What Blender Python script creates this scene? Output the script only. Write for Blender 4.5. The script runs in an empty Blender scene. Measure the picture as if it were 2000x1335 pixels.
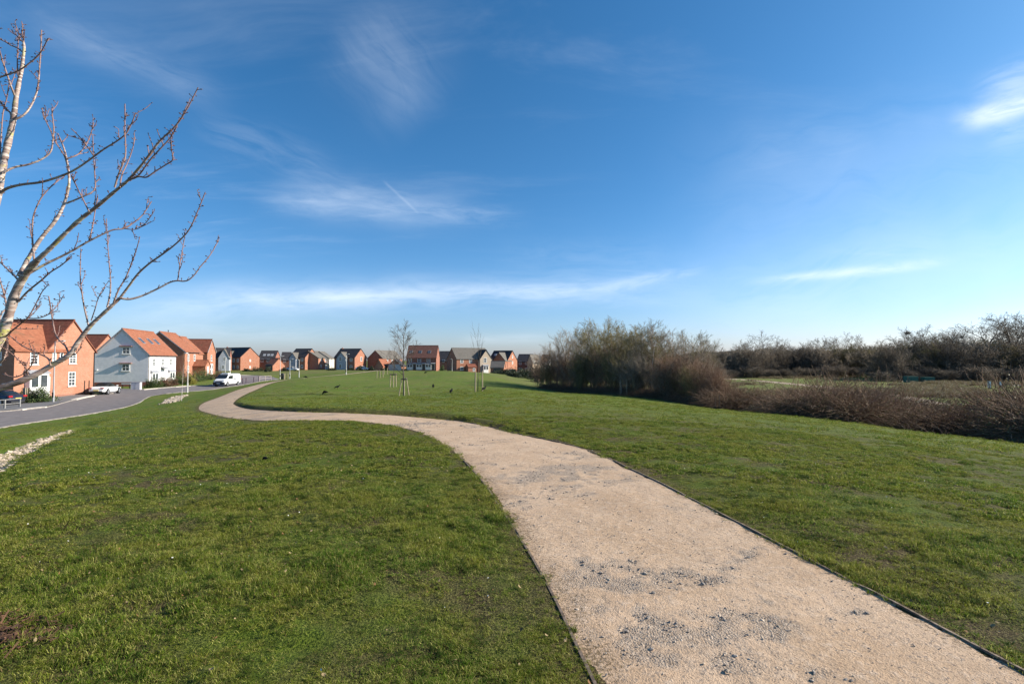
import bpy, math, random
import numpy as np
from mathutils import Vector, Matrix
from mathutils.geometry import delaunay_2d_cdt
random.seed(7)
R = math.radians
sc = bpy.context.scene
COL = sc.collection

# ------------------------------------------------------------------ camera
EYE = 1.65
PITCH = R(2.03)
cam_d = bpy.data.cameras.new('camera'); cam = bpy.data.objects.new('camera', cam_d); COL.objects.link(cam)
cam.location = (0, 0, EYE); cam.rotation_euler = (math.pi/2 + PITCH, 0, 0)
cam_d.lens = 18.0; cam_d.sensor_width = 36.0; cam_d.clip_start = 0.05; cam_d.clip_end = 9000
sc.camera = cam
sc.view_settings.view_transform = 'Standard'; sc.view_settings.look = 'None'
sc.view_settings.gamma = 1.0; sc.view_settings.use_curve_mapping = False
sc.view_settings.exposure = 0.86
sc.cycles.max_bounces = 6; sc.cycles.transparent_max_bounces = 8

# ------------------------------------------------------------------ sun and sky
SUN_AZ, SUN_EL = R(83), R(27)
SUN = Vector((math.sin(SUN_AZ)*math.cos(SUN_EL), math.cos(SUN_AZ)*math.cos(SUN_EL), math.sin(SUN_EL)))
sd = bpy.data.lights.new('sun', 'SUN'); sd.energy = 5.0; sd.angle = R(0.55); sd.color = (1.0, 0.92, 0.79)
so = bpy.data.objects.new('sun', sd); COL.objects.link(so); so.location = (60, 20, 60)
so.rotation_euler = (-SUN).to_track_quat('-Z', 'Y').to_euler()

world = bpy.data.worlds.new('World'); sc.world = world; world.use_nodes = True

class NG:
    """tiny helper for node graphs"""
    def __init__(s, tree): s.t = tree; s.n = tree.nodes; s.l = tree.links
    def node(s, typ, **kw):
        nd = s.n.new(typ)
        for k, v in kw.items(): setattr(nd, k, v)
        return nd
    def put(s, sock, v):
        if v is None: return
        if hasattr(v, 'is_output') or isinstance(v, bpy.types.NodeSocket): s.l.new(v, sock)
        else: sock.default_value = v
    def math(s, op, a, b=None, c=None, clamp=False):
        nd = s.node('ShaderNodeMath', operation=op, use_clamp=clamp)
        s.put(nd.inputs[0], a); s.put(nd.inputs[1], b)
        if c is not None: s.put(nd.inputs[2], c)
        return nd.outputs[0]
    def vmath(s, op, a, b=None, out=0):
        nd = s.node('ShaderNodeVectorMath', operation=op)
        s.put(nd.inputs[0], a); s.put(nd.inputs[1], b)
        return nd.outputs[out]
    def mix(s, f, a, b, blend='MIX'):
        nd = s.node('ShaderNodeMix', data_type='RGBA', blend_type=blend)
        s.put(nd.inputs[0], f); s.put(nd.inputs[6], a); s.put(nd.inputs[7], b)
        return nd.outputs[2]
    def ramp(s, f, lo, hi, a=0.0, b=1.0):
        nd = s.node('ShaderNodeMapRange', interpolation_type='SMOOTHSTEP')
        s.put(nd.inputs[0], f); s.put(nd.inputs[1], lo); s.put(nd.inputs[2], hi); s.put(nd.inputs[3], a); s.put(nd.inputs[4], b)
        return nd.outputs[0]
    def noise(s, vec, scale, detail=4, rough=0.55, dist=0.0, out=0):
        nd = s.node('ShaderNodeTexNoise'); s.put(nd.inputs['Vector'], vec)
        nd.inputs['Scale'].default_value = scale; nd.inputs['Detail'].default_value = detail
        nd.inputs['Roughness'].default_value = rough; nd.inputs['Distortion'].default_value = dist
        return nd.outputs[out]
    def comb(s, x, y, z):
        nd = s.node('ShaderNodeCombineXYZ'); s.put(nd.inputs[0], x); s.put(nd.inputs[1], y); s.put(nd.inputs[2], z)
        return nd.outputs[0]
    def sep(s, v):
        nd = s.node('ShaderNodeSeparateXYZ'); s.put(nd.inputs[0], v); return nd.outputs

def c4(c): return (c[0], c[1], c[2], 1.0)

SKY_STRENGTH = 0.076
def build_sky():
    t = world.node_tree; t.nodes.clear(); g = NG(t)
    out = g.node('ShaderNodeOutputWorld'); bg = g.node('ShaderNodeBackground'); bg.inputs[1].default_value = SKY_STRENGTH
    t.links.new(bg.outputs[0], out.inputs[0])
    sky = g.node('ShaderNodeTexSky'); sky.sky_type = 'NISHITA'; sky.sun_disc = False
    sky.sun_elevation = SUN_EL; sky.sun_rotation = SUN_AZ
    sky.altitude = 100; sky.air_density = 1.0; sky.dust_density = 0.9; sky.ozone_density = 2.6
    hs = g.node('ShaderNodeHueSaturation'); hs.inputs['Saturation'].default_value = 1.12; hs.inputs['Value'].default_value = 1.0
    dz = g.sep(g.vmath('NORMALIZE', g.node('ShaderNodeTexCoord').outputs['Generated']))[2]
    hz = g.math('POWER', 2.718, g.math('MULTIPLY', g.math('MAXIMUM', dz, 0.0), -7.0))
    tint = g.mix(hz, (0.66, 0.96, 1.12, 1), (1.04, 1.09, 1.50, 1))
    clean = g.mix(1.0, sky.outputs[0], tint, 'MULTIPLY')
    t.links.new(clean, hs.inputs['Color'])
    tc = g.node('ShaderNodeTexCoord'); d = g.vmath('NORMALIZE', tc.outputs['Generated'])
    x, y, z = g.sep(d)
    az = g.math('DIVIDE', x, g.math('MAXIMUM', y, 0.05)); el = g.math('DIVIDE', z, g.math('MAXIMUM', y, 0.05))
    front = g.ramp(y, 0.05, 0.3)
    # high thin cloud: fibres of ice cloud at a fixed height, seen in true perspective
    zz = g.math('ADD', g.math('MAXIMUM', z, 0.0), 0.10)
    cx = g.math('DIVIDE', x, zz); cy = g.math('DIVIDE', y, zz)
    warp = g.noise(g.comb(cx, cy, 0.0), 0.6, 3, 0.5, out=1)
    wv = g.vmath('SCALE', warp, None); wv.node.inputs[3].default_value = 0.9
    fib = g.noise(g.vmath('ADD', g.comb(g.math('MULTIPLY', cx, 0.55), g.math('MULTIPLY', cy, 1.9), 3.7), wv), 1.4, 8, 0.62, 0.4)
    veil = g.noise(g.comb(g.math('MULTIPLY', cx, 0.5), cy, 8.1), 0.45, 3, 0.5)
    soft = g.noise(g.comb(g.math('MULTIPLY', az, 2.2), g.math('MULTIPLY', el, 9.0), 1.3), 2.4, 7, 0.65, 0.8)
    total = None
    def band(u0, v0, u1, v1, wid, amp, seed, gate=0.5, fine=9.0, wob=0.5, feather=0.3):
        nonlocal total
        # u, v are direction ratios (sideways/forward, up/forward) of the ends of one streak of cloud
        dx, dy = u1-u0, v1-v0; L = math.hypot(dx, dy); dx /= L; dy /= L
        a = g.math('SUBTRACT', az, u0); b = g.math('SUBTRACT', el, v0)
        s = g.math('DIVIDE', g.math('ADD', g.math('MULTIPLY', a, dx), g.math('MULTIPLY', b, dy)), L)
        tt = g.math('SUBTRACT', g.math('MULTIPLY', b, dx), g.math('MULTIPLY', a, dy))
        wn = g.noise(g.comb(g.math('MULTIPLY', s, L*4.0), g.math('MULTIPLY', tt, 3.0), seed), 1.0, 3, 0.5)
        tt = g.math('ADD', tt, g.math('MULTIPLY', g.math('SUBTRACT', wn, 0.5), wid*2*wob))
        q = g.math('DIVIDE', tt, wid)
        gs = g.math('POWER', 2.718, g.math('MULTIPLY', g.math('MULTIPLY', q, q), -1.0))
        en = g.math('MULTIPLY', g.ramp(s, 0.0, feather), g.ramp(s, 1.0, 1.0-feather))
        nz = g.noise(g.comb(g.math('MULTIPLY', s, L*fine), g.math('MULTIPLY', tt, fine*5), seed+5), 1.0, 6, 0.62, 0.6)
        nz = g.ramp(nz, gate-0.22, gate+0.24)
        m = g.math('MULTIPLY', g.math('MULTIPLY', gs, en), g.math('MULTIPLY', nz, amp))
        total = m if total is None else g.math('ADD', total, m)
    def P(px, py):
        u = (px-1000)/1000; v = (667.5-py)/1000
        yy = math.cos(PITCH)-v*math.sin(PITCH); zz_ = math.sin(PITCH)+v*math.cos(PITCH)
        return u/yy, zz_/yy
    for (a, b, wid, amp, sd_, gate, fine, wob, fe) in SKYBANDS:
        u0, v0 = P(*a); u1, v1 = P(*b); band(u0, v0, u1, v1, wid, amp, sd_, gate, fine, wob, fe)
    total = g.math('MULTIPLY', total, front)
    gen = g.math('MULTIPLY', g.ramp(fib, 0.50, 0.85), g.ramp(veil, 0.42, 0.75))
    gen = g.math('MULTIPLY', gen, 0.20)
    gen = g.math('MULTIPLY', gen, g.ramp(z, 0.02, 0.2))
    total = g.math('ADD', total, gen, clamp=True)
    col = g.mix(total, hs.outputs[0], (8.2, 9.0, 10.0, 1))
    t.links.new(col, bg.inputs[0])
SKYBANDS = [
    # end a, end b, half width, strength, seed, gate, fineness, wobble, feather
    ((150, 600), (1450, 555), 0.0280, 0.24, 1.0, 0.45, 8, 0.9, 0.25),
    ((430, 590), (860, 570), 0.0123, 0.22, 2.0, 0.45, 9, 0.8, 0.3),
    ((760, 574), (1260, 560), 0.0140, 0.22, 3.0, 0.42, 9, 0.8, 0.3),
    ((1130, 572), (1400, 520), 0.0120, 0.26, 4.0, 0.45, 8, 0.7, 0.35),
    ((1430, 556), (1900, 505), 0.0090, 0.40, 5.0, 0.40, 7, 0.6, 0.35),
    ((470, 395), (1060, 425), 0.0210, 0.13, 6.0, 0.50, 10, 0.9, 0.25),
    ((520, 350), (900, 420), 0.0385, 0.08, 7.0, 0.50, 9, 0.9, 0.3),
    ((744, 349), (822, 421), 0.0026, 0.08, 8.0, 0.25, 6, 0.3, 0.2),
    ((30, 20), (470, 215), 0.0315, 0.06, 9.0, 0.48, 9, 0.7, 0.3),
    ((360, 230), (680, 350), 0.0385, 0.08, 10.0, 0.5, 8, 0.8, 0.3),
    ((640, 30), (860, 230), 0.0875, 0.04, 11.0, 0.45, 9, 0.9, 0.35),
    ((1840, 245), (2160, 165), 0.0200, 0.64, 12.0, 0.40, 7, 0.9, 0.3),
    ((1880, 200), (2200, 110), 0.0360, 0.35, 13.0, 0.42, 7, 0.9, 0.35),
    ((1900, 265), (2100, 235), 0.0525, 0.17, 23.0, 0.42, 7, 0.9, 0.35),
    ((150, 640), (760, 655), 0.0175, 0.13, 14.0, 0.45, 6, 0.8, 0.3),
    ((880, 664), (1100, 660), 0.0088, 0.17, 15.0, 0.40, 6, 0.6, 0.35),
    ((930, 585), (1420, 590), 0.0105, 0.09, 16.0, 0.45, 6, 0.8, 0.3),
    ((900, 500), (1380, 510), 0.0350, 0.06, 17.0, 0.5, 9, 0.9, 0.35),
    ((1380, 330), (1760, 270), 0.0525, 0.04, 18.0, 0.5, 8, 0.9, 0.35),
    ((1150, 640), (2300, 430), 0.110, 0.20, 31.0, 0.30, 3, 0.9, 0.35),
    ((1250, 430), (2200, 250), 0.120, 0.10, 32.0, 0.35, 3, 0.9, 0.35),
    ((120, 610), (1000, 560), 0.034, 0.16, 33.0, 0.35, 4, 0.9, 0.3),
    ((480, 380), (980, 415), 0.036, 0.14, 34.0, 0.38, 4, 0.9, 0.3),
    ((660, 20), (850, 260), 0.085, 0.08, 35.0, 0.38, 4, 0.9, 0.35),
    ((0, 0), (480, 230), 0.040, 0.06, 36.0, 0.38, 4, 0.9, 0.3),
]
build_sky()

# ------------------------------------------------------------------ terrain shape
cpp, spp = math.cos(PITCH), math.sin(PITCH)
def ray(px, py):
    u = (px-1000)/1000; v = (667.5-py)/1000
    d = np.array([u, cpp-v*spp, spp+v*cpp]); return d/d[1]
def at(px, py, Y):
    d = ray(px, py); return np.array([d[0]*Y, Y, EYE+d[2]*Y])
CT = []
for r in (0.8,2.5,5,8):
    for k in range(12):
        a=k*math.pi/6; CT.append((r*math.cos(a),r*math.sin(a),0.0))
for r,z in ((20,-.3),(60,-1.5),(200,-2.5),(1000,-3),(4000,-3)):
    for a in (200,230,260,290,320,345): CT.append((r*math.cos(math.radians(a)),r*math.sin(math.radians(a)),z))
for r in (400,1500,4000):
    for a in range(10,180,17): CT.append((r*math.cos(math.radians(a)),r*math.sin(math.radians(a)),-2.6 if r<500 else -3))
PX=[(0,895,17),(165,828,30),(0,835,31.4),(130,815,37),(230,798,43.7),(290,775,57.6),(330,768,63.8),(400,762,70),
(0,805,40.7),(85,797,45),(180,772,60),(235,768,64),(275,761,71),(378,753,83),(440,754,83),(28,785,52.5),(105,785,51),(180,768,63),
(290,755,82),(343,743,92),(388,735,105),(419,730,125),(500,736,120),(547,740,113),(449,731,148),(480,724,180),(600,722.5,185),(700,722,188),(800,722,190),
(600,812,17.4),(480,810,21),(425,797,28),(460,772,42.7),(510,750,63),(560,741.5,78),(620,735.5,92),(700,727.5,108),(745,723,125),
(788,772,40),(933,765,38),(768,754,52),(743,737,85),(640,768,41),(850,724,112),(944,729,95),(1005,745,75),(1050,757,62),(1100,765,57),(1213,771,50),(1300,782,45),
(1400,798,38),(1560,813,31),(1700,831,27),(2000,866,22),(1000,800,20),(850,826,15.5),(1300,850,12.8),(1600,900,9.2),(1900,950,7.6),
(990,729,175),(900,728,178),(1050,729,180),(1450,740,126),(1700,765,75),(1950,752,95),(2000,795,52),(1400,733,160),(1800,737,137),(2000,735,150)]
for p in PX: CT.append(tuple(at(*p)))
CT+=[(-30,150,-2.0),(-10,150,-2.0),(5,110,-2.4),(26,30,-2.9),(24,45,-2.9),(15,80,-2.8),(40,20,-2.6),(30,5,-1.5),(-20,5,-1.2),(-35,10,-2.3),(-60,20,-2.6)]
CT=np.array(CT)
def warp(x,y):
    r=np.hypot(x,y)+1e-9; k=np.log1p(r/8)/r; return x*k,y*k
wx,wy=warp(CT[:,0],CT[:,1]); n=len(CT)
def U(d2): return np.where(d2>1e-12,0.5*d2*np.log(d2+1e-12),0)
K=U((wx[:,None]-wx)**2+(wy[:,None]-wy)**2)+np.eye(n)*2e-4
P=np.c_[np.ones(n),wx,wy]
A=np.block([[K,P],[P.T,np.zeros((3,3))]])
SOL=np.linalg.solve(A,np.r_[CT[:,2],0,0,0])
def H0(x,y):
    x=np.asarray(x,float);y=np.asarray(y,float);sh=x.shape
    a,b=warp(x.ravel(),y.ravel()); out=np.empty(len(a))
    for i in range(0,len(a),20000):
        s=slice(i,i+20000)
        out[s]=U((a[s,None]-wx)**2+(b[s,None]-wy)**2)@SOL[:n]+SOL[n]+SOL[n+1]*a[s]+SOL[n+2]*b[s]
    return out.reshape(sh)
def gp(px,py,h=None):
    h=h or H0
    d=ray(px,py); Y=1.5*1.004**np.arange(1400); g=h(d[0]*Y,Y); z=EYE+d[2]*Y
    k=np.argmax(z<g)
    if z[k]>=g[k]: return np.array([d[0]*200,200,g[0]])
    t=(z[k-1]-g[k-1])/((z[k-1]-g[k-1])-(z[k]-g[k])); Yk=Y[k-1]+t*(Y[k]-Y[k-1])
    return np.array([d[0]*Yk,Yk,float(h(d[0]*Yk,Yk))])

# ------------------------------------------------------------------ numeric helpers
def vnoise(x, y, seed=0):
    x = np.asarray(x, float); y = np.asarray(y, float)
    xi = np.floor(x).astype(np.int64); yi = np.floor(y).astype(np.int64); fx = x-xi; fy = y-yi
    def h(a, b):
        n = (a*374761393 + b*668265263 + seed*1442695041) & 0xffffffff
        n = ((n ^ (n >> 13))*1274126177) & 0xffffffff
        return ((n ^ (n >> 16)) & 0xffff)/65535.0
    fx = fx*fx*(3-2*fx); fy = fy*fy*(3-2*fy)
    return (h(xi, yi)*(1-fx)+h(xi+1, yi)*fx)*(1-fy)+(h(xi, yi+1)*(1-fx)+h(xi+1, yi+1)*fx)*fy
def fbm(x, y, seed=0, o=4):
    s = 0; a = 0.5; t = 0
    for i in range(o):
        s = s+a*vnoise(x, y, seed+i*17); t += a; a *= 0.5; x = x*2.03+5.1; y = y*2.03+1.7
    return s/t
def sstep(v, a, b):
    t = np.clip((v-a)/(b-a), 0, 1); return t*t*(3-2*t)
def resample(P, step):
    P = np.asarray(P, float); seg = np.r_[0, np.cumsum(np.linalg.norm(np.diff(P, axis=0), axis=1))]
    n = max(2, int(seg[-1]/step)+1); t = np.linspace(0, seg[-1], n)
    return np.c_[tuple(np.interp(t, seg, P[:, k]) for k in range(P.shape[1]))]
def smooth_line(P, sub=8):
    """Catmull-Rom through the given points"""
    P = np.asarray(P, float); Q = np.vstack([2*P[0]-P[1], P, 2*P[-1]-P[-2]]); out = []
    for i in range(1, len(Q)-2):
        for k in range(sub):
            t = k/sub; a, b, c, d = Q[i-1], Q[i], Q[i+1], Q[i+2]
            out.append(0.5*((2*b)+(c-a)*t+(2*a-5*b+4*c-d)*t*t+(3*b-a-3*c+d)*t**3))
    out.append(P[-1]); return np.array(out)
def line_dist(x, y, L):
    """distance to polyline and signed side (positive = right of its direction)"""
    x = np.ravel(x); y = np.ravel(y); best = np.full(len(x), 1e9); side = np.zeros(len(x)); par = np.zeros(len(x))
    for i in range(len(L)-1):
        ax, ay = L[i][:2]; bx, by = L[i+1][:2]; dx, dy = bx-ax, by-ay; q = dx*dx+dy*dy+1e-12
        t = np.clip(((x-ax)*dx+(y-ay)*dy)/q, 0, 1); ex = x-ax-t*dx; ey = y-ay-t*dy; d = ex*ex+ey*ey
        m = d < best; best[m] = d[m]; side[m] = np.sign(ex*dy-ey*dx)[m]; par[m] = (i+t)[m]
    return np.sqrt(best), side, par
def inside(x, y, poly):
    x = np.ravel(x); y = np.ravel(y); c = np.zeros(len(x), bool); n = len(poly)
    for i in range(n):
        x0, y0 = poly[i][:2]; x1, y1 = poly[(i+1) % n][:2]
        if y0 == y1: continue
        m = ((y0 > y) != (y1 > y)) & (x < (x1-x0)*(y-y0)/(y1-y0)+x0); c ^= m
    return c

# ------------------------------------------------------------------ path lines in the ground
PAIRS = [((1165,1335),(2040,1335)),((1065,1130),(1650,1130)),((985,1000),(1400,1000)),((930,925),(1250,925)),((870,870),(1130,873)),
 ((800,838),(1008,846)),((700,823),(900,822.5)),((600,820.5),(770,811)),((520,821),(620,805)),((462,817),(525,801.5)),((415,808),(478,797)),
 ((389,799),(457,789)),((397,787),(463,779.5)),((430,774.5),(480,769.5)),((465,761),(505,758.5))]
PL = [gp(*a) for a, b in PAIRS]; PR = [gp(*b) for a, b in PAIRS]
def far_pair(px, py, Y, nx, ny, hw=1.15):
    c = at(px, py, Y); return c+np.array([nx, ny, 0])*hw, c-np.array([nx, ny, 0])*hw
for (px, py, Y, nx, ny) in [(512,751.5,61,-.9,.35),(553,743.5,77,-.75,.65),(617,736,92,-.7,.7),(703,727.6,108,-.6,.8),(746,722.8,124,-.5,.85),(790,721,150,-.5,.85)]:
    a, b = far_pair(px, py, Y, nx, ny); PL.append(a); PR.append(b)
PL = [np.array([1.9, -8, 0.]), np.array([0.95, -1.0, 0.])]+PL; PR = [np.array([4.4, -8, 0.]), np.array([3.2, -1.0, 0.])]+PR
PL = smooth_line([p[:2] for p in PL], 10); PR = smooth_line([p[:2] for p in PR], 10)
PATH_POLY = np.vstack([PL, PR[::-1]])
PATH_C = (PL+PR)/2

# road, pavement and ditch outlines
def gpl(pts): return [gp(*p)[:2] for p in pts]
_r = lambda *a: gp(*a)[:2]
ROAD_NEAR = gpl([(-420,950),(-200,890),(-60,852),(0,835),(130,815),(230,798),(268,787),(290,775),(330,768),(400,762),(440,756.5)])+[at(480,751.5,84)[:2], at(520,743,101)[:2], at(548,740.5,111)[:2]]
ROAD_FAR = gpl([(-420,850),(-200,825),(-60,810),(0,805),(85,797),(130,786),(180,773),(222,768.5)])+[np.array([-58.5, 67.0]), np.array([-62.5, 71.0]), np.array([-57, 74.5])]+gpl([(290,760),(340,756.5),(378,753.5),(415,751.5)])+[at(440,745,102)[:2], at(462,735.5,126)[:2], at(500,734.5,133)[:2], at(535,737,122)[:2]]
ROAD_POLY = np.array(ROAD_NEAR+ROAD_FAR[::-1])
PAVE_POLY = np.array(gpl([(-420,846),(-200,823),(-60,808.5),(0,803.5),(85,795.5),(130,784.5),(178,772.5)])+gpl([(150,771.5),(110,775),(70,779),(40,783),(0,786),(-60,791),(-200,800),(-420,812)]))
DITCH = smooth_line(gpl([(-260,1000),(-120,945),(0,893),(60,866),(110,846),(165,829)]), 6)
STONE2 = gpl([(329,786.5),(341,779),(351,773.5)])
MEADOW_EDGE = np.array([(-14.,132.),(-8.,104.)]+[tuple(gp(*p)[:2]) for p in ((1005,746),(1050,757.5),(1100,765),(1213,771.5),(1300,782.5),(1400,798),(1560,813),(1700,831),(1850,848),(1998,866))]+[(24.5, 18.), (30., 10.), (38., -6.)])

def Hfull(x, y, fine=True):
    x = np.asarray(x, float); y = np.asarray(y, float); sh = x.shape; x = x.ravel(); y = y.ravel()
    z = H0(x, y); r = np.hypot(x, y)
    near = r < 150; xn, yn = x[near], y[near]
    dz = np.zeros(len(xn))
    dl, sl, _ = line_dist(xn, yn, PL[::2]); dr, sr, pr = line_dist(xn, yn, PR[::2]); ins = inside(xn, yn, PATH_POLY)
    dp = np.minimum(dl, dr); out = ~ins
    # raised turf along the far side of the bend
    k = 5*np.clip((pr-30)/12, 0, 1)*np.clip((72-pr)/10, 0, 1)/5
    bank = 0.15*sstep(dr, 0.02, 0.30)*np.exp(-np.maximum(dr-0.5, 0)/3.5)*k*(dr < dl)
    dz += np.where(out, bank, 0)
    dz += np.where(ins, -0.07*sstep(dp, 0.03, 0.2), 0)
    if fine:
        w = np.where(out, sstep(dp, 0.05, 0.8), 0)
        amp = 0.05*(fbm(xn*0.9, yn*0.9, 3, 3)-0.5)+0.07*(fbm(xn*0.22, yn*0.22, 9, 3)-0.5)
        dz += amp*w
        dz += w*0.085*(fbm(xn*2.1, yn*3.3, 5, 3)-0.5)
    dd, sdv, _ = line_dist(xn, yn, DITCH)
    prof = np.exp(-(dd/0.75)**2)*0.42+np.where(sdv > 0, 0.12*np.exp(-((dd-1.3)/0.7)**2)*-1, 0)
    dz -= prof
    rin = inside(xn, yn, ROAD_POLY) | inside(xn, yn, PAVE_POLY)
    dz += np.where(rin, -0.03, 0)
    z[near] += dz
    return z.reshape(sh)

# ------------------------------------------------------------------ mesh helpers
def tag(o, label=None, cat=None, group=None, kind=None):
    if label: o['label'] = label
    if cat: o['category'] = cat
    if group: o['group'] = group
    if kind: o['kind'] = kind
    return o
def empty(name, loc=(0, 0, 0), rz=0.0, label=None, cat=None, group=None):
    o = bpy.data.objects.new(name, None); COL.objects.link(o); o.location = loc; o.rotation_euler = (0, 0, rz); o.empty_display_size = 0.3
    return tag(o, label, cat, group)
def fast_mesh(name, V, F, mats=(), midx=None, smooth=False):
    """V (n,3); F: list of (m,k) index arrays"""
    me = bpy.data.meshes.new(name); V = np.asarray(V, np.float32)
    F = [np.asarray(f, np.int32) for f in F if len(f)]
    me.vertices.add(len(V)); me.vertices.foreach_set('co', V.ravel())
    loops = np.concatenate([f.ravel() for f in F]); tot = np.concatenate([np.full(len(f), f.shape[1], np.int32) for f in F])
    st = np.r_[0, np.cumsum(tot)[:-1]].astype(np.int32)
    me.loops.add(len(loops)); me.loops.foreach_set('vertex_index', loops)
    me.polygons.add(len(tot)); me.polygons.foreach_set('loop_start', st); me.polygons.foreach_set('loop_total', tot)
    for m in mats: me.materials.append(m)
    if midx is not None: me.polygons.foreach_set('material_index', np.asarray(midx, np.int32))
    me.polygons.foreach_set('use_smooth', np.full(len(tot), smooth, bool))
    me.update(calc_edges=True); me.validate(); return me
def mobj(name, me, parent=None, loc=None, rz=None):
    o = bpy.data.objects.new(name, me); COL.objects.link(o)
    if parent is not None: o.parent = parent
    if loc is not None: o.location = loc
    if rz is not None: o.rotation_euler = (0, 0, rz)
    return o
class MB:
    def __init__(s): s.v = []; s.f = []; s.m = []
    def add(s, V, F, m=0):
        b = len(s.v); s.v += [tuple(map(float, p)) for p in V]; s.f += [tuple(int(i)+b for i in f) for f in F]; s.m += [m]*len(F)
    def box(s, x0, y0, z0, x1, y1, z1, m=0):
        V = [(x0,y0,z0),(x1,y0,z0),(x1,y1,z0),(x0,y1,z0),(x0,y0,z1),(x1,y0,z1),(x1,y1,z1),(x0,y1,z1)]
        s.add(V, [(0,3,2,1),(4,5,6,7),(0,1,5,4),(1,2,6,5),(2,3,7,6),(3,0,4,7)], m)
    def prism(s, poly, a0, a1, axis='x', m=0):
        """closed polygon of (p, q) pairs extruded along an axis"""
        n = len(poly)
        def mk(a, p, q): return (a, p, q) if axis == 'x' else ((p, a, q) if axis == 'y' else (p, q, a))
        V = [mk(a0, p, q) for p, q in poly]+[mk(a1, p, q) for p, q in poly]
        F = [tuple(range(n))[::-1], tuple(range(n, 2*n))]+[(i, (i+1) % n, (i+1) % n+n, i+n) for i in range(n)]
        s.add(V, F, m)
    def cyl(s, p0, p1, r0, r1=None, n=10, m=0):
        r1 = r0 if r1 is None else r1; p0 = Vector(p0); p1 = Vector(p1); d = (p1-p0).normalized()
        a = d.orthogonal().normalized(); b = d.cross(a)
        V = [p0+(a*math.cos(t)+b*math.sin(t))*r0 for t in [2*math.pi*i/n for i in range(n)]]+[p1+(a*math.cos(t)+b*math.sin(t))*r1 for t in [2*math.pi*i/n for i in range(n)]]
        s.add(V, [tuple(range(n))[::-1], tuple(range(n, 2*n))]+[(i, (i+1) % n, (i+1) % n+n, i+n) for i in range(n)], m)
    def ball(s, c, r, n=8, k=6, m=0):
        V = [(c[0], c[1], c[2]-r[2])]; F = []
        for j in range(1, k):
            t = math.pi*j/k
            for i in range(n):
                p = 2*math.pi*i/n; V.append((c[0]+r[0]*math.sin(t)*math.cos(p), c[1]+r[1]*math.sin(t)*math.sin(p), c[2]-r[2]*math.cos(t)))
        V.append((c[0], c[1], c[2]+r[2])); L = len(V)-1
        for i in range(n):
            F.append((0, 1+(i+1) % n, 1+i)); F.append((L, L-n+i, L-n+(i+1) % n))
            for j in range(k-2): F.append((1+j*n+i, 1+j*n+(i+1) % n, 1+(j+1)*n+(i+1) % n, 1+(j+1)*n+i))
        s.add(V, F, m)
    def mesh(s, name, mats, smooth=False):
        me = bpy.data.meshes.new(name); me.from_pydata(s.v, [], s.f)
        for mm in (mats if isinstance(mats, (list, tuple)) else [mats]): me.materials.append(mm)
        me.polygons.foreach_set('material_index', s.m)
        if smooth: me.polygons.foreach_set('use_smooth', [True]*len(s.f))
        me.update()
        import bmesh
        bm = bmesh.new(); bm.from_mesh(me); bmesh.ops.recalc_face_normals(bm, faces=bm.faces); bm.to_mesh(me); bm.free()
        return me
    def build(s, name, mats, parent=None, loc=None, rz=None, smooth=False):
        return mobj(name, s.mesh(name, mats, smooth), parent, loc, rz)
def bevel(o, w=0.02, seg=2):
    b = o.modifiers.new('bevel', 'BEVEL'); b.width = w; b.segments = seg; b.limit_method = 'ANGLE'; return o

# ------------------------------------------------------------------ materials
def new_mat(name):
    m = bpy.data.materials.new(name); m.use_nodes = True; m.node_tree.nodes.clear(); g = NG(m.node_tree)
    g.out = g.node('ShaderNodeOutputMaterial'); return m, g
def principled(g, col, rough=0.8, spec=0.3, metal=0.0, normal=None):
    p = g.node('ShaderNodeBsdfPrincipled'); g.put(p.inputs['Base Color'], col if not isinstance(col, tuple) else c4(col))
    g.put(p.inputs['Roughness'], rough); p.inputs['Specular IOR Level'].default_value = spec; p.inputs['Metallic'].default_value = metal
    if normal is not None: g.l.new(normal, p.inputs['Normal'])
    g.l.new(p.outputs[0], g.out.inputs[0]); return p
def bump(g, h, strength=0.5, dist=0.01):
    b = g.node('ShaderNodeBump'); b.inputs['Strength'].default_value = strength; b.inputs['Distance'].default_value = dist
    g.l.new(h, b.inputs['Height']); return b.outputs[0]
def pos(g): return g.node('ShaderNodeNewGeometry').outputs['Position']
def objc(g): return g.node('ShaderNodeTexCoord').outputs['Object']
def simple(name, c1, c2=None, scale=8, rough=0.7, spec=0.3, metal=0.0, bmp=0.0, bd=0.01, detail=4, lo=0.35, hi=0.65, world_c=False):
    m, g = new_mat(name); v = pos(g) if world_c else objc(g)
    n = g.noise(v, scale, detail, 0.6)
    col = g.mix(g.ramp(n, lo, hi), c4(c1), c4(c2 if c2 else tuple(k*0.85 for k in c1)))
    principled(g, col, rough, spec, metal, bump(g, n, bmp, bd) if bmp else None); return m
def plain(name, c, rough=0.5, spec=0.5, metal=0.0): return simple(name, c, tuple(k*0.92 for k in c), 3, rough, spec, metal)

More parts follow.
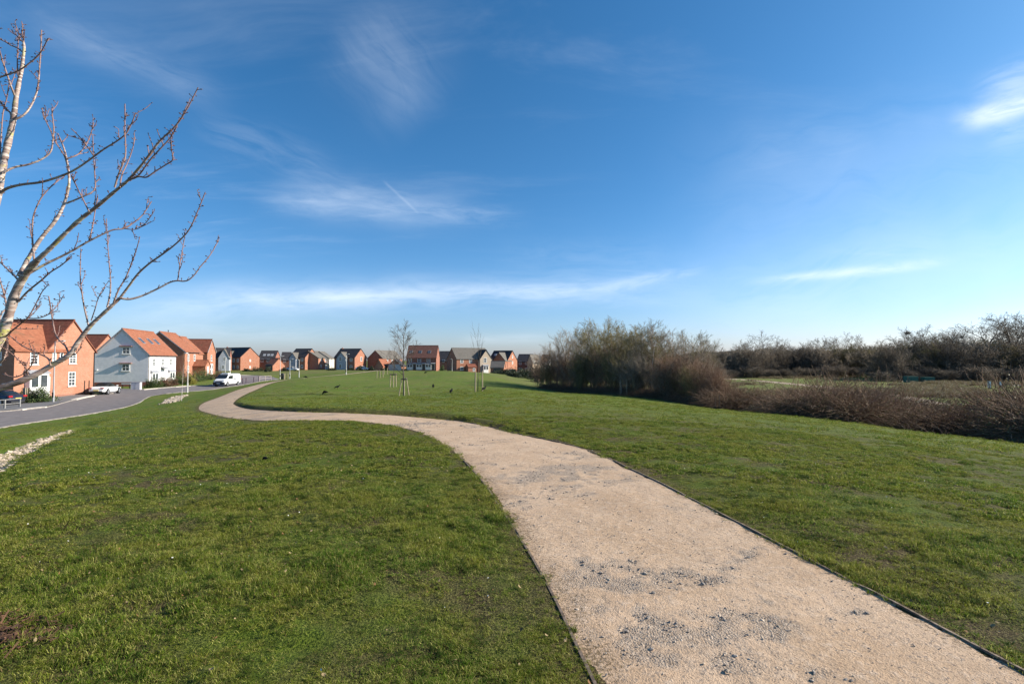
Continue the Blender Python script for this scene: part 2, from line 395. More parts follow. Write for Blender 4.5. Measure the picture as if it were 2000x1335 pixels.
def mat_ground():
    m, g = new_mat('turf_ground'); p = pos(g)
    big = g.noise(p, 0.09, 4, 0.6); mid = g.noise(p, 0.8, 4, 0.6); fin = g.noise(p, 9, 5, 0.7)
    st = g.noise(g.vmath('MULTIPLY', p, (0.35, 1.0, 1.0)), 2.2, 5, 0.65)
    green = g.mix(g.ramp(big, 0.35, 0.65), (0.090, 0.145, 0.018, 1), (0.130, 0.160, 0.026, 1))
    green = g.mix(g.ramp(mid, 0.42, 0.68), green, (0.135, 0.130, 0.045, 1))
    green = g.mix(g.math('MULTIPLY', g.ramp(st, 0.50, 0.72), 0.75), green, (0.056, 0.084, 0.020, 1))
    green = g.mix(g.ramp(fin, 0.50, 0.75), green, (0.150, 0.190, 0.040, 1))
    at_ = g.node('ShaderNodeAttribute', attribute_name='soil').outputs['Fac']
    vf = g.noise(p, 60, 3, .7); soil = g.mix(g.ramp(fin, 0.35, 0.65), (0.034, 0.023, 0.013, 1), (0.085, 0.062, 0.030, 1)); soil = g.mix(g.ramp(vf, .48, .62), soil, (0.17, 0.14, 0.06, 1))
    near0 = g.mix(g.ramp(vf, .42, .60), (0.045, 0.075, 0.008, 1), (0.125, 0.165, 0.020, 1)); near = g.mix(g.ramp(mid, 0.35, 0.65), soil, near0)
    d = g.vmath('LENGTH', p, None, out=1)
    green = g.mix(g.ramp(d, 10.0, 30.0), near, green)
    dry = g.node('ShaderNodeAttribute', attribute_name='dry').outputs['Fac']
    green = g.mix(g.math('MULTIPLY', dry, g.ramp(fin, 0.2, 0.6)), green, (0.17, 0.135, 0.075, 1))
    green = g.mix(g.math('MULTIPLY', at_, 1.0), green, soil)
    hsum = g.math('ADD', g.math('MULTIPLY', fin, 0.5), mid)
    principled(g, green, 0.95, 0.1, 0, bump(g, g.math('ADD', hsum, g.math('MULTIPLY', vf, .4)), 1.0, 0.09)); return m
M = {}
M['ground'] = mat_ground()

def mat_path():
    m, g = new_mat('trodden_gravel'); p = pos(g)
    pat = g.node('ShaderNodeAttribute', attribute_name='patch').outputs['Fac']; edg = g.node('ShaderNodeAttribute', attribute_name='verge').outputs['Fac']
    n1 = g.noise(p, 1.3, 4, 0.6); n2 = g.noise(p, 14, 5, 0.7); n3 = g.noise(p, 90, 3, 0.7)
    sand = g.mix(g.ramp(n1, 0.35, 0.65), (0.445, 0.305, 0.195, 1), (0.52, 0.37, 0.25, 1))
    sand = g.mix(g.ramp(n2, 0.45, 0.8), sand, (0.56, 0.43, 0.32, 1))
    sand = g.mix(g.math('MULTIPLY', g.ramp(n3, 0.53, 0.66), 0.75), sand, (0.20, 0.13, 0.085, 1))
    vor = g.node('ShaderNodeTexVoronoi'); g.put(vor.inputs['Vector'], p); vor.inputs['Scale'].default_value = 75
    vc = g.sep(vor.outputs['Color'])[0]
    peb = g.mix(vc, (0.12, 0.098, 0.080, 1), (0.42, 0.35, 0.285, 1))
    vor2 = g.node('ShaderNodeTexVoronoi'); g.put(vor2.inputs['Vector'], p); vor2.inputs['Scale'].default_value = 38
    v2 = g.sep(vor2.outputs['Color'])[1]
    spk = g.math('MULTIPLY', g.ramp(v2, 0.84, 0.88), g.ramp(vor2.outputs['Distance'], 0.55, 0.30))
    col = g.mix(g.math('MULTIPLY', pat, 0.62), sand, peb)
    col = g.mix(g.math('MULTIPLY', spk, 0.6), col, (0.17, 0.14, 0.12, 1))
    n4 = g.noise(p, 42, 4, 0.75); e2 = g.math('MULTIPLY', g.ramp(g.math('ADD', n4, g.math('MULTIPLY', edg, 0.34)), 0.64, 0.76), 0.85)
    col = g.mix(e2, col, (0.13, 0.088, 0.045, 1))
    hh = g.math('ADD', g.math('MULTIPLY', n2, 0.8), g.math('ADD', g.math('MULTIPLY', n3, 0.5), g.math('MULTIPLY', g.math('MULTIPLY', vor.outputs['Distance'], -0.5), pat)))
    principled(g, col, 0.92, 0.2, 0, bump(g, hh, 1.0, 0.016)); return m
M['path'] = mat_path()
def mat_leafy(name, cols, trans=0.3, varscale=1.2, rough=0.55, spec=0.25, dark=None):
    """thin leaves: colour varies from leaf to leaf and from place to place"""
    m, g = new_mat(name); geo = g.node('ShaderNodeNewGeometry'); rnd = geo.outputs['Random Per Island']; p = geo.outputs['Position']
    n = g.noise(p, varscale, 4, 0.65); n0 = g.noise(p, varscale*0.22, 3, 0.6)
    a = g.mix(g.ramp(n, 0.36, 0.64), c4(cols[0]), c4(cols[1]))
    a = g.mix(g.math('MULTIPLY', g.ramp(n0, 0.45, 0.65), 0.6), a, c4(cols[1]))
    a = g.mix(g.ramp(rnd, 0.62, 0.95), a, c4(cols[2]))
    nd = g.noise(p, varscale*5.5, 4, 0.65)
    if dark: a = g.mix(g.math('MULTIPLY', g.ramp(nd, 0.50, 0.62), 0.75), a, c4(dark))
    b = g.mix(g.ramp(rnd, 0.0, 0.12), c4(cols[3] if len(cols) > 3 else cols[0]), a)
    p1 = g.node('ShaderNodeBsdfPrincipled'); g.l.new(b, p1.inputs['Base Color']); p1.inputs['Roughness'].default_value = rough; p1.inputs['Specular IOR Level'].default_value = spec
    t = g.node('ShaderNodeBsdfTranslucent'); g.l.new(b, t.inputs['Color'])
    mx = g.node('ShaderNodeMixShader'); mx.inputs[0].default_value = trans
    g.l.new(p1.outputs[0], mx.inputs[1]); g.l.new(t.outputs[0], mx.inputs[2]); g.l.new(mx.outputs[0], g.out.inputs[0]); return m
M['grass'] = mat_leafy('grass_blades', [(0.085, 0.165, 0.010), (0.190, 0.210, 0.022), (0.43, 0.40, 0.12), (0.22, 0.15, 0.06)], 0.4, 1.1, .6, .12, (0.022, 0.062, 0.006))
M['drygrass'] = mat_leafy('dry_grass_blades', [(0.20, 0.15, 0.085), (0.26, 0.20, 0.115), (0.11, 0.115, 0.04), (0.13, 0.08, 0.05)], 0.3, 0.8)

# ------------------------------------------------------------------ the ground as one sheet
def build_ground():
    a = np.concatenate([np.arange(-62, 62.01, 0.25), np.arange(66, 298, 4.0)])
    ang = np.radians(90-a)          # measured from forward, clockwise
    r = [0.35]
    while r[-1] < 4500: r.append(r[-1]*1.0155+0.003)
    r = np.array(r); A, RR = np.meshgrid(ang, r); X = RR*np.cos(A); Y = RR*np.sin(A)
    Z = Hfull(X, Y); nr, na = X.shape
    V = np.c_[X.ravel(), Y.ravel(), Z.ravel()]
    idx = np.arange(nr*na).reshape(nr, na); nx = np.roll(idx, -1, axis=1)
    F = np.stack([idx[:-1], nx[:-1], nx[1:], idx[1:]], -1).reshape(-1, 4)[:, ::-1]
    V = np.vstack([V, [[0, 0, 0]]]); c = len(V)-1
    tri = np.stack([np.full(na, c), nx[0], idx[0]], -1)[:, ::-1]
    me = fast_mesh('ground', V, [F, tri], [M['ground']], smooth=True)
    x, y = V[:, 0], V[:, 1]; rr = np.hypot(x, y)
    soil = np.zeros(len(V)); dry = np.zeros(len(V)); k = rr < 150
    dl, _, _ = line_dist(x[k], y[k], PL[::3]); dr, _, _ = line_dist(x[k], y[k], PR[::3])
    soil[k] = np.exp(-(np.minimum(dl, dr)/0.22)**2)*0.9
    soil[k] = np.maximum(soil[k], inside(x[k], y[k], PATH_POLY)*1.0)
    mulch = np.hypot((x+3.75+(y-3.1)*.5)/0.95, (y-3.12)/0.30); soil = np.maximum(soil, sstep(-mulch, -1.2, -0.7))
    dm, sm, _ = line_dist(x[k], y[k], MEADOW_EDGE)
    dry[k] = np.where(sm > 0, 0.9*np.exp(-(dm/1.0)**2)*(y[k] < 60), np.where((dm < 9) & (y[k] < 60) & (x[k] > 0), 1.0, 0.3))
    far = (~k); dry[far] = 0.35
    lower = (x > 12) & (y > 40); n = fbm(x*0.07, y*0.07, 31, 3)
    dry[lower] = np.clip(0.25+sstep(n[lower], 0.4, 0.6)*0.6, 0, 1)
    for nm, arr in (('soil', soil), ('dry', dry)):
        at_ = me.attributes.new(nm, 'FLOAT', 'POINT'); at_.data.foreach_set('value', arr.astype(np.float32))
    o = mobj('ground', me); tag(o, kind='structure', label='grassy ground rolling down to the road and the hedge')
build_ground()

# ------------------------------------------------------------------ path
def path_patch(x, y):
    """how much coarse grey stone shows through, in streaks across the path"""
    x = np.ravel(x); y = np.ravel(y); c = PATH_C; d, s, par = line_dist(x, y, c[::2])
    seg = np.r_[0, np.cumsum(np.linalg.norm(np.diff(c[::2], axis=0), axis=1))]; arc = np.interp(par, np.arange(len(seg)), seg); t = d*s
    n = fbm(arc*1.9+0.9*vnoise(t*1.3, arc*0.6, 4), t*0.8+4.0, 21, 5); n2 = fbm(arc*0.5, t*0.45, 40, 3); n3 = fbm(x*7, y*7, 61, 3)
    m = sstep(n+0.55*(n3-0.5), 0.54, 0.70)*sstep(n2+.2*(n3-.5), 0.28, 0.48)
    return m*sstep(1.25-d, 0.0, 0.5)
def build_path():
    st = []; c = PATH_C; seg = np.r_[0, np.cumsum(np.linalg.norm(np.diff(c, axis=0), axis=1))]
    s = 0.0
    while s < seg[-1]:
        st.append(s); i = np.interp(s, seg, np.hypot(c[:, 0], c[:, 1])); s += max(0.032, 0.0075*i)
    par = np.interp(st, seg, np.arange(len(seg)))
    L = np.c_[np.interp(par, np.arange(len(PL)), PL[:, 0]), np.interp(par, np.arange(len(PL)), PL[:, 1])]
    Rr = np.c_[np.interp(par, np.arange(len(PR)), PR[:, 0]), np.interp(par, np.arange(len(PR)), PR[:, 1])]
    nc = 72; t = np.linspace(0, 1, nc)
    X = L[:, None, 0]*(1-t)+Rr[:, None, 0]*t; Y = L[:, None, 1]*(1-t)+Rr[:, None, 1]*t
    Z = H0(X, Y); r = np.hypot(X, Y); fade = np.clip(1.4-r/20, 0, 1)
    pt = path_patch(X, Y).reshape(X.shape); edge = np.minimum(t, 1-t)[None, :]*2.3
    Z += 0.004+fade*((fbm(X*2.2, Y*2.2, 2, 3)-0.5)*0.022+(fbm(X*16, Y*16, 6, 3)-0.5)*(0.006+0.010*pt))-0.004*np.exp(-(edge/0.12)**2)
    V = np.c_[X.ravel(), Y.ravel(), Z.ravel()]; idx = np.arange(X.size).reshape(X.shape)
    F = np.stack([idx[:-1, :-1], idx[:-1, 1:], idx[1:, 1:], idx[1:, :-1]], -1).reshape(-1, 4)
    me = fast_mesh('path', V, [F], [M['path']], smooth=True)
    eL = np.exp(-(t*2.3/0.26)**2)[None, :]+0.8*np.exp(-((1-t)*2.3/0.16)**2)[None, :]
    verge = np.clip(eL*(.15+.8*fbm(X*3.5, Y*3.5, 50, 4)), 0, 1)*np.clip(1.6-r/16, 0.35, 1)
    for nm, arr in (('patch', pt), ('verge', verge)):
        a = me.attributes.new(nm, 'FLOAT', 'POINT'); a.data.foreach_set('value', arr.ravel().astype(np.float32))
    o = mobj('path', me); tag(o, kind='structure', label='pale beige gravel path winding through the grass')
build_path()

# timber edging boards
M['board'] = simple('weathered_board', (0.11, 0.078, 0.055), (0.24, 0.18, 0.135), 22, 0.85, 0.2, bmp=0.5, bd=0.004, world_c=True)
def ribbon_solid(name, L, hgt, thick, mat, zoff=0.0, depth=0.12, wob=0.0, side=1):
    L = np.asarray(L)[:, :2]; d = np.gradient(L, axis=0); d /= np.linalg.norm(d, axis=1)[:, None]+1e-9; nrm = np.c_[-d[:, 1], d[:, 0]]*side
    A = L; B = L+nrm*thick; z = H0(A[:, 0], A[:, 1])+zoff
    top = z+hgt+wob*(fbm(A[:, 0]*1.6, A[:, 1]*1.6, 12, 2)-0.5)
    arc = np.r_[0, np.cumsum(np.linalg.norm(np.diff(A, axis=0), axis=1))]; bd = np.floor(arc/2.4)
    if wob: top = top+.012*(vnoise(bd*7.3, bd*0, 5)-.5)-.010*np.exp(-((arc-bd*2.4)/.05)**2)
    n = len(L); V = np.vstack([np.c_[A, z-depth], np.c_[A, top], np.c_[B, top-0.002], np.c_[B, z-depth]])
    i = np.arange(n-1); F = []
    for a, b in ((0, 1), (1, 2), (2, 3)): F.append(np.stack([a*n+i, a*n+i+1, b*n+i+1, b*n+i], -1))
    F.append(np.array([[0, n, 2*n, 3*n], [n-1, 2*n-1, 3*n-1, 4*n-1][::-1]]))
    return mobj(name, fast_mesh(name, V, F, [mat]))
e1 = ribbon_solid('path_edging', resample(PL[:108], 0.12), 0.008, 0.017, M['board'], 0, wob=0.022, side=1)
tag(e1, 'weathered brown timber edging board along the left side of the gravel path', 'path edging')
e2 = ribbon_solid('path_edging', resample(PR[:92], 0.12), 0.014, 0.019, M['board'], 0, wob=0.022, side=-1)
tag(e2, 'dark timber edging board along the right side of the gravel path', 'path edging')

# ------------------------------------------------------------------ instancing of ground cover
def scatter(name, mats_meshes, P, rot, scl, idx, **kw):
    """ONE object whose points carry copies of small meshes (uncountable ground cover)"""
    me = bpy.data.meshes.new(name); P = np.asarray(P, np.float32); me.vertices.add(len(P)); me.vertices.foreach_set('co', P.ravel())
    a = me.attributes.new('rot', 'FLOAT_VECTOR', 'POINT'); a.data.foreach_set('vector', np.asarray(rot, np.float32).ravel())
    a = me.attributes.new('scl', 'FLOAT_VECTOR', 'POINT'); a.data.foreach_set('vector', np.asarray(scl, np.float32).ravel())
    a = me.attributes.new('idx', 'INT', 'POINT'); a.data.foreach_set('value', np.asarray(idx, np.int32))
    o = mobj(name, me); ng = bpy.data.node_groups.new(name+'_scatter', 'GeometryNodeTree')
    ng.interface.new_socket(name='Geometry', in_out='INPUT', socket_type='NodeSocketGeometry'); ng.interface.new_socket(name='Geometry', in_out='OUTPUT', socket_type='NodeSocketGeometry')
    N = ng.nodes; Lk = ng.links; gi = N.new('NodeGroupInput'); go = N.new('NodeGroupOutput'); jn = N.new('GeometryNodeJoinGeometry')
    for me2 in reversed(mats_meshes):
        src = bpy.data.objects.new(name+'_source', me2); oi = N.new('GeometryNodeObjectInfo'); oi.inputs['Object'].default_value = src; oi.inputs['As Instance'].default_value = True
        Lk.new(oi.outputs['Geometry'], jn.inputs[0])
    ip = N.new('GeometryNodeInstanceOnPoints'); ip.inputs['Pick Instance'].default_value = True
    def attr(nm, ty):
        q = N.new('GeometryNodeInputNamedAttribute'); q.data_type = ty; q.inputs['Name'].default_value = nm; return q.outputs['Attribute']
    Lk.new(gi.outputs[0], ip.inputs['Points']); Lk.new(jn.outputs[0], ip.inputs['Instance']); Lk.new(attr('idx', 'INT'), ip.inputs['Instance Index'])
    e2r = N.new('FunctionNodeEulerToRotation'); Lk.new(attr('rot', 'FLOAT_VECTOR'), e2r.inputs[0]); Lk.new(e2r.outputs[0], ip.inputs['Rotation'])
    Lk.new(attr('scl', 'FLOAT_VECTOR'), ip.inputs['Scale']); Lk.new(ip.outputs[0], go.inputs[0])
    md = o.modifiers.new('scatter', 'NODES'); md.node_group = ng; return tag(o, kw.get('label'), kw.get('cat'), kind='stuff')
def blades(name, n, rad, h0, h1, w, mat, seed, lean=0.5, clump=0):
    rs = np.random.RandomState(seed); rr = rad*np.sqrt(rs.rand(n)); a = rs.rand(n)*2*np.pi
    bx = rr*np.cos(a); by = rr*np.sin(a)
    if clump:
        cx = rs.uniform(-rad, rad, clump)*.8; cy = rs.uniform(-rad, rad, clump)*.8; k = rs.randint(0, clump, n)
        bx = cx[k]+rs.normal(0, rad*.13, n); by = cy[k]+rs.normal(0, rad*.13, n)
    h = rs.uniform(h0, h1, n); da = rs.rand(n)*2*np.pi; ln = h*lean*rs.uniform(0.3, 1.8, n)
    dx = np.cos(da)*ln; dy = np.sin(da)*ln; wa = rs.rand(n)*np.pi; wx_ = np.cos(wa)*w*rs.uniform(.7, 1.3, n)/2; wy_ = np.sin(wa)*w/2
    z = np.zeros(n)-0.008
    p0 = np.c_[bx-wx_, by-wy_, z]; p1 = np.c_[bx+wx_, by+wy_, z]
    m = np.c_[bx+dx*.35, by+dy*.35, h*.62]; q = np.c_[wx_*.8, wy_*.8, z*0]
    p2 = m-q; p3 = m+q; p4 = np.c_[bx+dx, by+dy, h*np.clip(1-0.25*ln/h, .4, 1)]
    V = np.stack([p0, p1, p2, p3, p4], 1).reshape(-1, 3); b = np.arange(n)*5
    return fast_mesh(name, V, [np.stack([b, b+1, b+3, b+2], -1), np.stack([b+2, b+3, b+4], -1)], [mat])
def grass_mask(x, y, pad):
    d1, _, _ = line_dist(x, y, PL[::3]); d2, _, _ = line_dist(x, y, PR[::3]); ok = (~inside(x, y, PATH_POLY)) & (np.minimum(d1, d2) > pad)
    ok &= ~inside(x, y, ROAD_POLY) & ~inside(x, y, PAVE_POLY)
    dd, _, _ = line_dist(x, y, DITCH); ok &= dd > 0.45
    mul = np.hypot((x+3.75+(y-3.1)*.5)/0.95, (y-3.12)/0.30); ok &= mul+0.7*(fbm(x*3, y*3, 66, 2)-.5) > 0.9
    return ok
def fan(rng, r0, r1, dens, amax=58):
    n = int(0.5*(r1*r1-r0*r0)*math.radians(2*amax)*dens); r = np.sqrt(rng.uniform(r0*r0, r1*r1, n)); a = rng.uniform(-amax, amax, n)*math.pi/180
    return r*np.sin(a), r*np.cos(a)
def build_grass():
    rng = np.random.RandomState(3)
    ms = [blades('tuft', 80, 0.085, 0.010, 0.034, 0.0032, M['grass'], 10+i, 1.15, 0 if i < 2 else 4) for i in range(4)]
    ms += [blades('tall_tuft', 50, 0.06, 0.02, 0.055, 0.0034, M['grass'], 20+i, 1.1) for i in range(2)]
    ms += [blades('turf', 170, 0.20, 0.012, 0.042, 0.0068, M['grass'], 30+i, 1.1, 5) for i in range(3)]
    ms += [blades('far_turf', 150, 0.46, 0.015, 0.048, 0.017, M['grass'], 40+i, 1.1, 8) for i in range(3)]
    XS = []; SC = []; ID = []
    for (r0, r1, dens, pad, ids, base) in ((1.2, 3.4, 560, 0.03, (0, 1, 2, 3), 0.9), (3.4, 7.5, 330, 0.04, (0, 1, 2, 3), 1.12), (7.5, 17, 58, 0.13, (6, 7, 8), 0.9), (17, 58, 6.0, 0.3, (9, 10, 11), 0.8)):
        x, y = fan(rng, r0, r1, dens); ok = grass_mask(x, y, pad); x, y = x[ok], y[ok]
        n = fbm(x*1.3, y*1.3, 70, 4); n2 = fbm(x*3.4, y*4.6, 77, 3)
        keep = rng.rand(len(x)) < np.clip(0.62+3.2*(n-0.42)+1.8*(n2-0.5), 0.22, 1); x, y, n, n2 = x[keep], y[keep], n[keep], n2[keep]
        _, sm, _ = line_dist(x, y, MEADOW_EDGE); keep = sm > 0; x, y, n, n2 = x[keep], y[keep], n[keep], n2[keep]
        s = base*(0.38+0.62*sstep(n, 0.35, 0.65)+0.9*(n2-0.5)); s = np.maximum(s, .22)*np.clip(1.5-np.hypot(x, y)/58, .35, 1); k = rng.choice(ids, len(x))
        if r0 > 15: fd = rng.rand(len(x)) < np.clip((58-np.hypot(x, y))/28, 0, 1); x, y, n, n2, s, k = x[fd], y[fd], n[fd], n2[fd], s[fd], k[fd]
        if r0 < 7: big = (n+n2*0.35 > 0.78) & (rng.rand(len(x)) < 0.4); k[big] = rng.choice((4, 5), big.sum())
        XS.append(np.c_[x, y]); SC.append(np.c_[np.ones(len(x))*base, np.ones(len(x))*base, s]); ID.append(k)
    # tufts that lean in over the boards
    for (L, side, nmax) in ((PL, -1, 100), (PR, 1, 110)):
        Q = resample(L[:nmax], 0.05); d = np.gradient(Q, axis=0); d /= np.linalg.norm(d, axis=1)[:, None]; nr = np.c_[d[:, 1], -d[:, 0]]*side
        g_ = fbm(Q[:, 0]*2, Q[:, 1]*2, 90, 3); sel = rng.rand(len(Q)) < sstep(g_, 0.38, 0.62); Q = Q[sel]; nr = nr[sel]
        Q = Q+nr*np.where(rng.rand(len(Q)) < .35, rng.uniform(-0.13, 0, len(Q)), rng.uniform(0.015, 0.09, len(Q)))[:, None]; rq = np.hypot(Q[:, 0], Q[:, 1]); fq = np.where(rq > 9, 1.5, 0.8)
        XS.append(Q); SC.append(np.c_[fq*.7, fq*.7, fq*rng.uniform(.5, 1.2, len(Q))]); ID.append(rng.choice((0, 1, 2, 3), len(Q)))
    X = np.vstack(XS); Z = Hfull(X[:, 0], X[:, 1]); S = np.vstack(SC); I = np.concatenate(ID); n = len(X)
    rot = np.c_[rng.normal(0, .08, n), rng.normal(0, .08, n), rng.rand(n)*6.28]
    print('grass instances', n)
    scatter('grass', ms, np.c_[X, Z], rot, S, I, label='short green grass of the meadow on both sides of the path')
build_grass()

# loose stones on the path and in the ditch
def stone_mesh(name, seed, mat, flat=0.6):
    import bmesh
    rs = np.random.RandomState(seed); bm = bmesh.new(); bmesh.ops.create_icosphere(bm, subdivisions=2, radius=0.5)
    ax = rs.uniform(.6, 1.2, 3); cuts = [(Vector(rs.normal(0, 1, 3)).normalized(), rs.uniform(.22, .4)) for _ in range(7)]
    for v in bm.verts:
        for n_, d_ in cuts:
            q = v.co.dot(n_)
            if q > d_: v.co -= n_*(q-d_)
        v.co = Vector((v.co.x*ax[0], v.co.y*ax[1], v.co.z*flat))
    me = bpy.data.meshes.new(name); bm.to_mesh(me); bm.free(); me.materials.append(mat); return me
M['stone_grey'] = simple('grey_stone', (0.165, 0.140, 0.120), (0.31, 0.27, 0.235), 3.0, 0.85, 0.3)
M['stone_tan'] = simple('tan_stone', (0.42, 0.33, 0.25), (0.52, 0.43, 0.34), 3.0, 0.85, 0.3)
M['stone_pale'] = simple('pale_stone', (0.33, 0.275, 0.21), (0.22, 0.18, 0.135), 2.0, 0.85, 0.3)
def build_stones():
    rng = np.random.RandomState(8)
    ms = [stone_mesh('pebble', 50+i, M[('stone_grey', 'stone_grey', 'stone_tan', 'stone_tan', 'stone_grey', 'stone_pale')[i]]) for i in range(6)]
    xa, ya = fan(rng, 1.6, 6.5, 2400, 60); xb, yb = fan(rng, 6.5, 17, 520, 60); x = np.r_[xa, xb]; y = np.r_[ya, yb]; ok = inside(x, y, PATH_POLY); x, y = x[ok], y[ok]
    pt = path_patch(x, y); r = np.hypot(x, y)
    keep = rng.rand(len(x)) < (0.07*sstep(fbm(x*1.6, y*1.6, 33, 3), .40, .65)+0.050+0.75*pt*sstep(fbm(x*9, y*9, 39, 2), .3, .6))*np.where(r > 6.5, .8, 1); x, y, pt, r = x[keep], y[keep], pt[keep], r[keep]
    s = np.exp(rng.normal(-4.95, 0.55, len(x)))*(0.75+0.65*pt)*np.clip(0.7+r/9, 1, 2.4); s = np.clip(s, 0.004, 0.05)
    k = np.where(rng.rand(len(x)) < 0.40+0.4*pt, rng.choice((0, 1, 4), len(x)), rng.choice((2, 3, 2, 3, 5), len(x)))
    z = H0(x, y)+0.006+s*0.08
    P = np.c_[x, y, z]; S = np.c_[s, s, s*rng.uniform(.6, 1, len(x))]
    print('pebbles', len(x))
    rot = np.c_[rng.normal(0, .3, len(x)), rng.normal(0, .3, len(x)), rng.rand(len(x))*6.28]
    scatter('gravel', ms, P, rot, S, k, label='loose grey and tan pebbles on the gravel path')
    # ditch lining of broken limestone
    ms = [stone_mesh('rock', 80+i, M['stone_pale'] if i % 2 else M['stone_tan'], 0.7) for i in range(4)]
    P = []; Q = resample(DITCH, 0.05); d = np.gradient(Q, axis=0); d /= np.linalg.norm(d, axis=1)[:, None]; nr = np.c_[-d[:, 1], d[:, 0]]
    for rep in range(3):
        t = rng.uniform(-0.5, 0.62, len(Q)); q = Q+nr*t[:, None]; P.append(q)
    q = np.vstack(P); c2 = resample(np.array(STONE2), 0.06)
    for rep in range(5): q = np.vstack([q, c2+rng.uniform(-1, 1, (len(c2), 2))*np.array([0.5, 0.7])])
    s = rng.uniform(0.10, 0.26, len(q)); z = Hfull(q[:, 0], q[:, 1], False)+s*0.12
    rot = rng.uniform(-.6, .6, (len(q), 3)); rot[:, 2] *= 5
    scatter('rubble', ms, np.c_[q, z], rot, np.c_[s, s, s], rng.randint(0, 4, len(q)), label='pale broken limestone lining the drainage ditch and the gully by the road')
build_stones()

def build_litter():
    rng = np.random.RandomState(44); ms = []
    for i, (c, nm) in enumerate((((0.20, 0.11, 0.05), 'fallen_leaf'), ((0.30, 0.22, 0.12), 'fallen_leaf'), ((0.75, 0.74, 0.66), 'daisy'))):
        m = plain('litter_%d' % i, c, .8, .1); b = MB(); n = 6
        b.add([(math.cos(6.283*k/n)*.5*(1 if i < 2 else 1), math.sin(6.283*k/n)*(.32 if i < 2 else .5), .10*math.cos(12.57*k/n)) for k in range(n)]+[(0, 0, -.06)], [(k, (k+1) % n, n) for k in range(n)]); ms.append(b.mesh(nm, m))
    x, y = fan(rng, 1.5, 15, 16); ok = grass_mask(x, y, 0.02); x, y = x[ok], y[ok]; n = len(x); k = rng.choice((0, 1, 1, 2), n, p=(.45, .25, .2, .1))
    s = np.where(k == 2, rng.uniform(.008, .016, n), rng.uniform(.012, .035, n)); z = Hfull(x, y)+.016+rng.uniform(0, .012, n)
    scatter('fallen_leaves', ms, np.c_[x, y, z], np.c_[rng.normal(0, .5, n), rng.normal(0, .5, n), rng.rand(n)*6.28], np.c_[s, s, s], k, label='scattered small brown dead leaves and a few daisies in the grass')
build_litter()

# ------------------------------------------------------------------ bare winter trees
def tube_batch(P, Rd, sides):
    N, k, _ = P.shape; T = np.gradient(P, axis=1); T /= np.linalg.norm(T, axis=2, keepdims=True)+1e-9
    ref = np.where(np.abs(T[:, :1, 2:3]) > 0.85, np.array([[[1., 0, 0]]]), np.array([[[0, 0, 1.]]]))
    A = np.cross(T, np.broadcast_to(ref, T.shape)); A /= np.linalg.norm(A, axis=2, keepdims=True)+1e-9; B = np.cross(T, A)
    t = np.arange(sides)*2*np.pi/sides
    V = P[:, :, None]+(A[:, :, None]*np.cos(t)[None, None, :, None]+B[:, :, None]*np.sin(t)[None, None, :, None])*Rd[:, :, None, None]
    base = (np.arange(N)*k*sides)[:, None, None]; r_ = (np.arange(k-1)*sides)[None, :, None]; c = np.arange(sides)[None, None, :]; c2 = (c+1) % sides
    F = np.stack([base+r_+c, base+r_+c2, base+r_+sides+c2, base+r_+sides+c], -1).reshape(-1, 4)
    return V.reshape(-1, 3), F
def tubes_mesh(name, lines, mats, sides=4, midx_fn=None, smooth=True):
    """lines: list of (points (k,3), radii (k,)) of any k"""
    by = {}
    for p, r in lines: by.setdefault(len(p), []).append((p, r))
    Vs = []; Fs = []; b = 0
    for k, L in by.items():
        V, F = tube_batch(np.array([l[0] for l in L], float), np.array([l[1] for l in L], float), sides); Vs.append(V); Fs.append(F+b); b += len(V)
    return fast_mesh(name, np.vstack(Vs), [np.vstack(Fs)], mats if isinstance(mats, list) else [mats], smooth=smooth)
def grow(rng, p, d, length, rad, lev, spec, out):
    S = spec[lev]; k = S['seg']; pts = [np.array(p, float)]; d = np.array(d, float); d /= np.linalg.norm(d)
    dirs = [d]
    for i in range(k):
        d = d+rng.normal(0, S['wob'], 3)+np.array([0, 0, S['up']]); d /= np.linalg.norm(d)
        pts.append(pts[-1]+d*length/k); dirs.append(d)
    pts = np.array(pts); rr = rad*(1-np.linspace(0, 1, k+1)**1.2*S.get('taper', 0.75)); out[lev].append((pts, rr))
    if lev+1 < len(spec):
        n = S['kids'] if not isinstance(S['kids'], tuple) else rng.randint(*S['kids'])
        az = rng.rand()*6.28
        for j in range(n):
            f = S['from']+(1-S['from'])*((j+rng.rand())/n)**S.get('pow', 1.0); q = f*k; i = min(int(q), k-1); t = q-i
            pp = pts[i]*(1-t)+pts[i+1]*t; dd = dirs[min(i+1, k)]
            az += 2.4+rng.normal(0, .4); a = np.cross(dd, [0.13, 0.21, 1.0]); a /= np.linalg.norm(a)+1e-9; b = np.cross(dd, a)
            spread = math.radians(rng.normal(S['ang'], 8)); nd = dd*math.cos(spread)+(a*math.cos(az)+b*math.sin(az))*math.sin(spread)
            L = length*S['ratio']*(1.12-S.get('short', 0.55)*f)*rng.uniform(.75, 1.2)
            grow(rng, pp, nd, L, max(rr[i]*S.get('rr', 0.55), S.get('minr', 0.004)), lev+1, spec, out)
def bark(name, c1, c2, c3, scale=3.0):
    m, g = new_mat(name); v = objc(g); n = g.noise(v, scale, 4, 0.6); geo = g.node('ShaderNodeNewGeometry').outputs['Random Per Island']
    col = g.mix(g.ramp(n, 0.35, 0.65), c4(c1), c4(c2)); col = g.mix(g.ramp(geo, 0.5, 1.0), col, c4(c3))
    principled(g, col, 0.85, 0.15); return m
M['bark_grey'] = bark('grey_bark', (0.20, 0.16, 0.115), (0.28, 0.225, 0.165), (0.38, 0.31, 0.235))
M['bark_olive'] = bark('mossy_bark', (0.15, 0.13, 0.055), (0.235, 0.19, 0.085), (0.32, 0.25, 0.13))
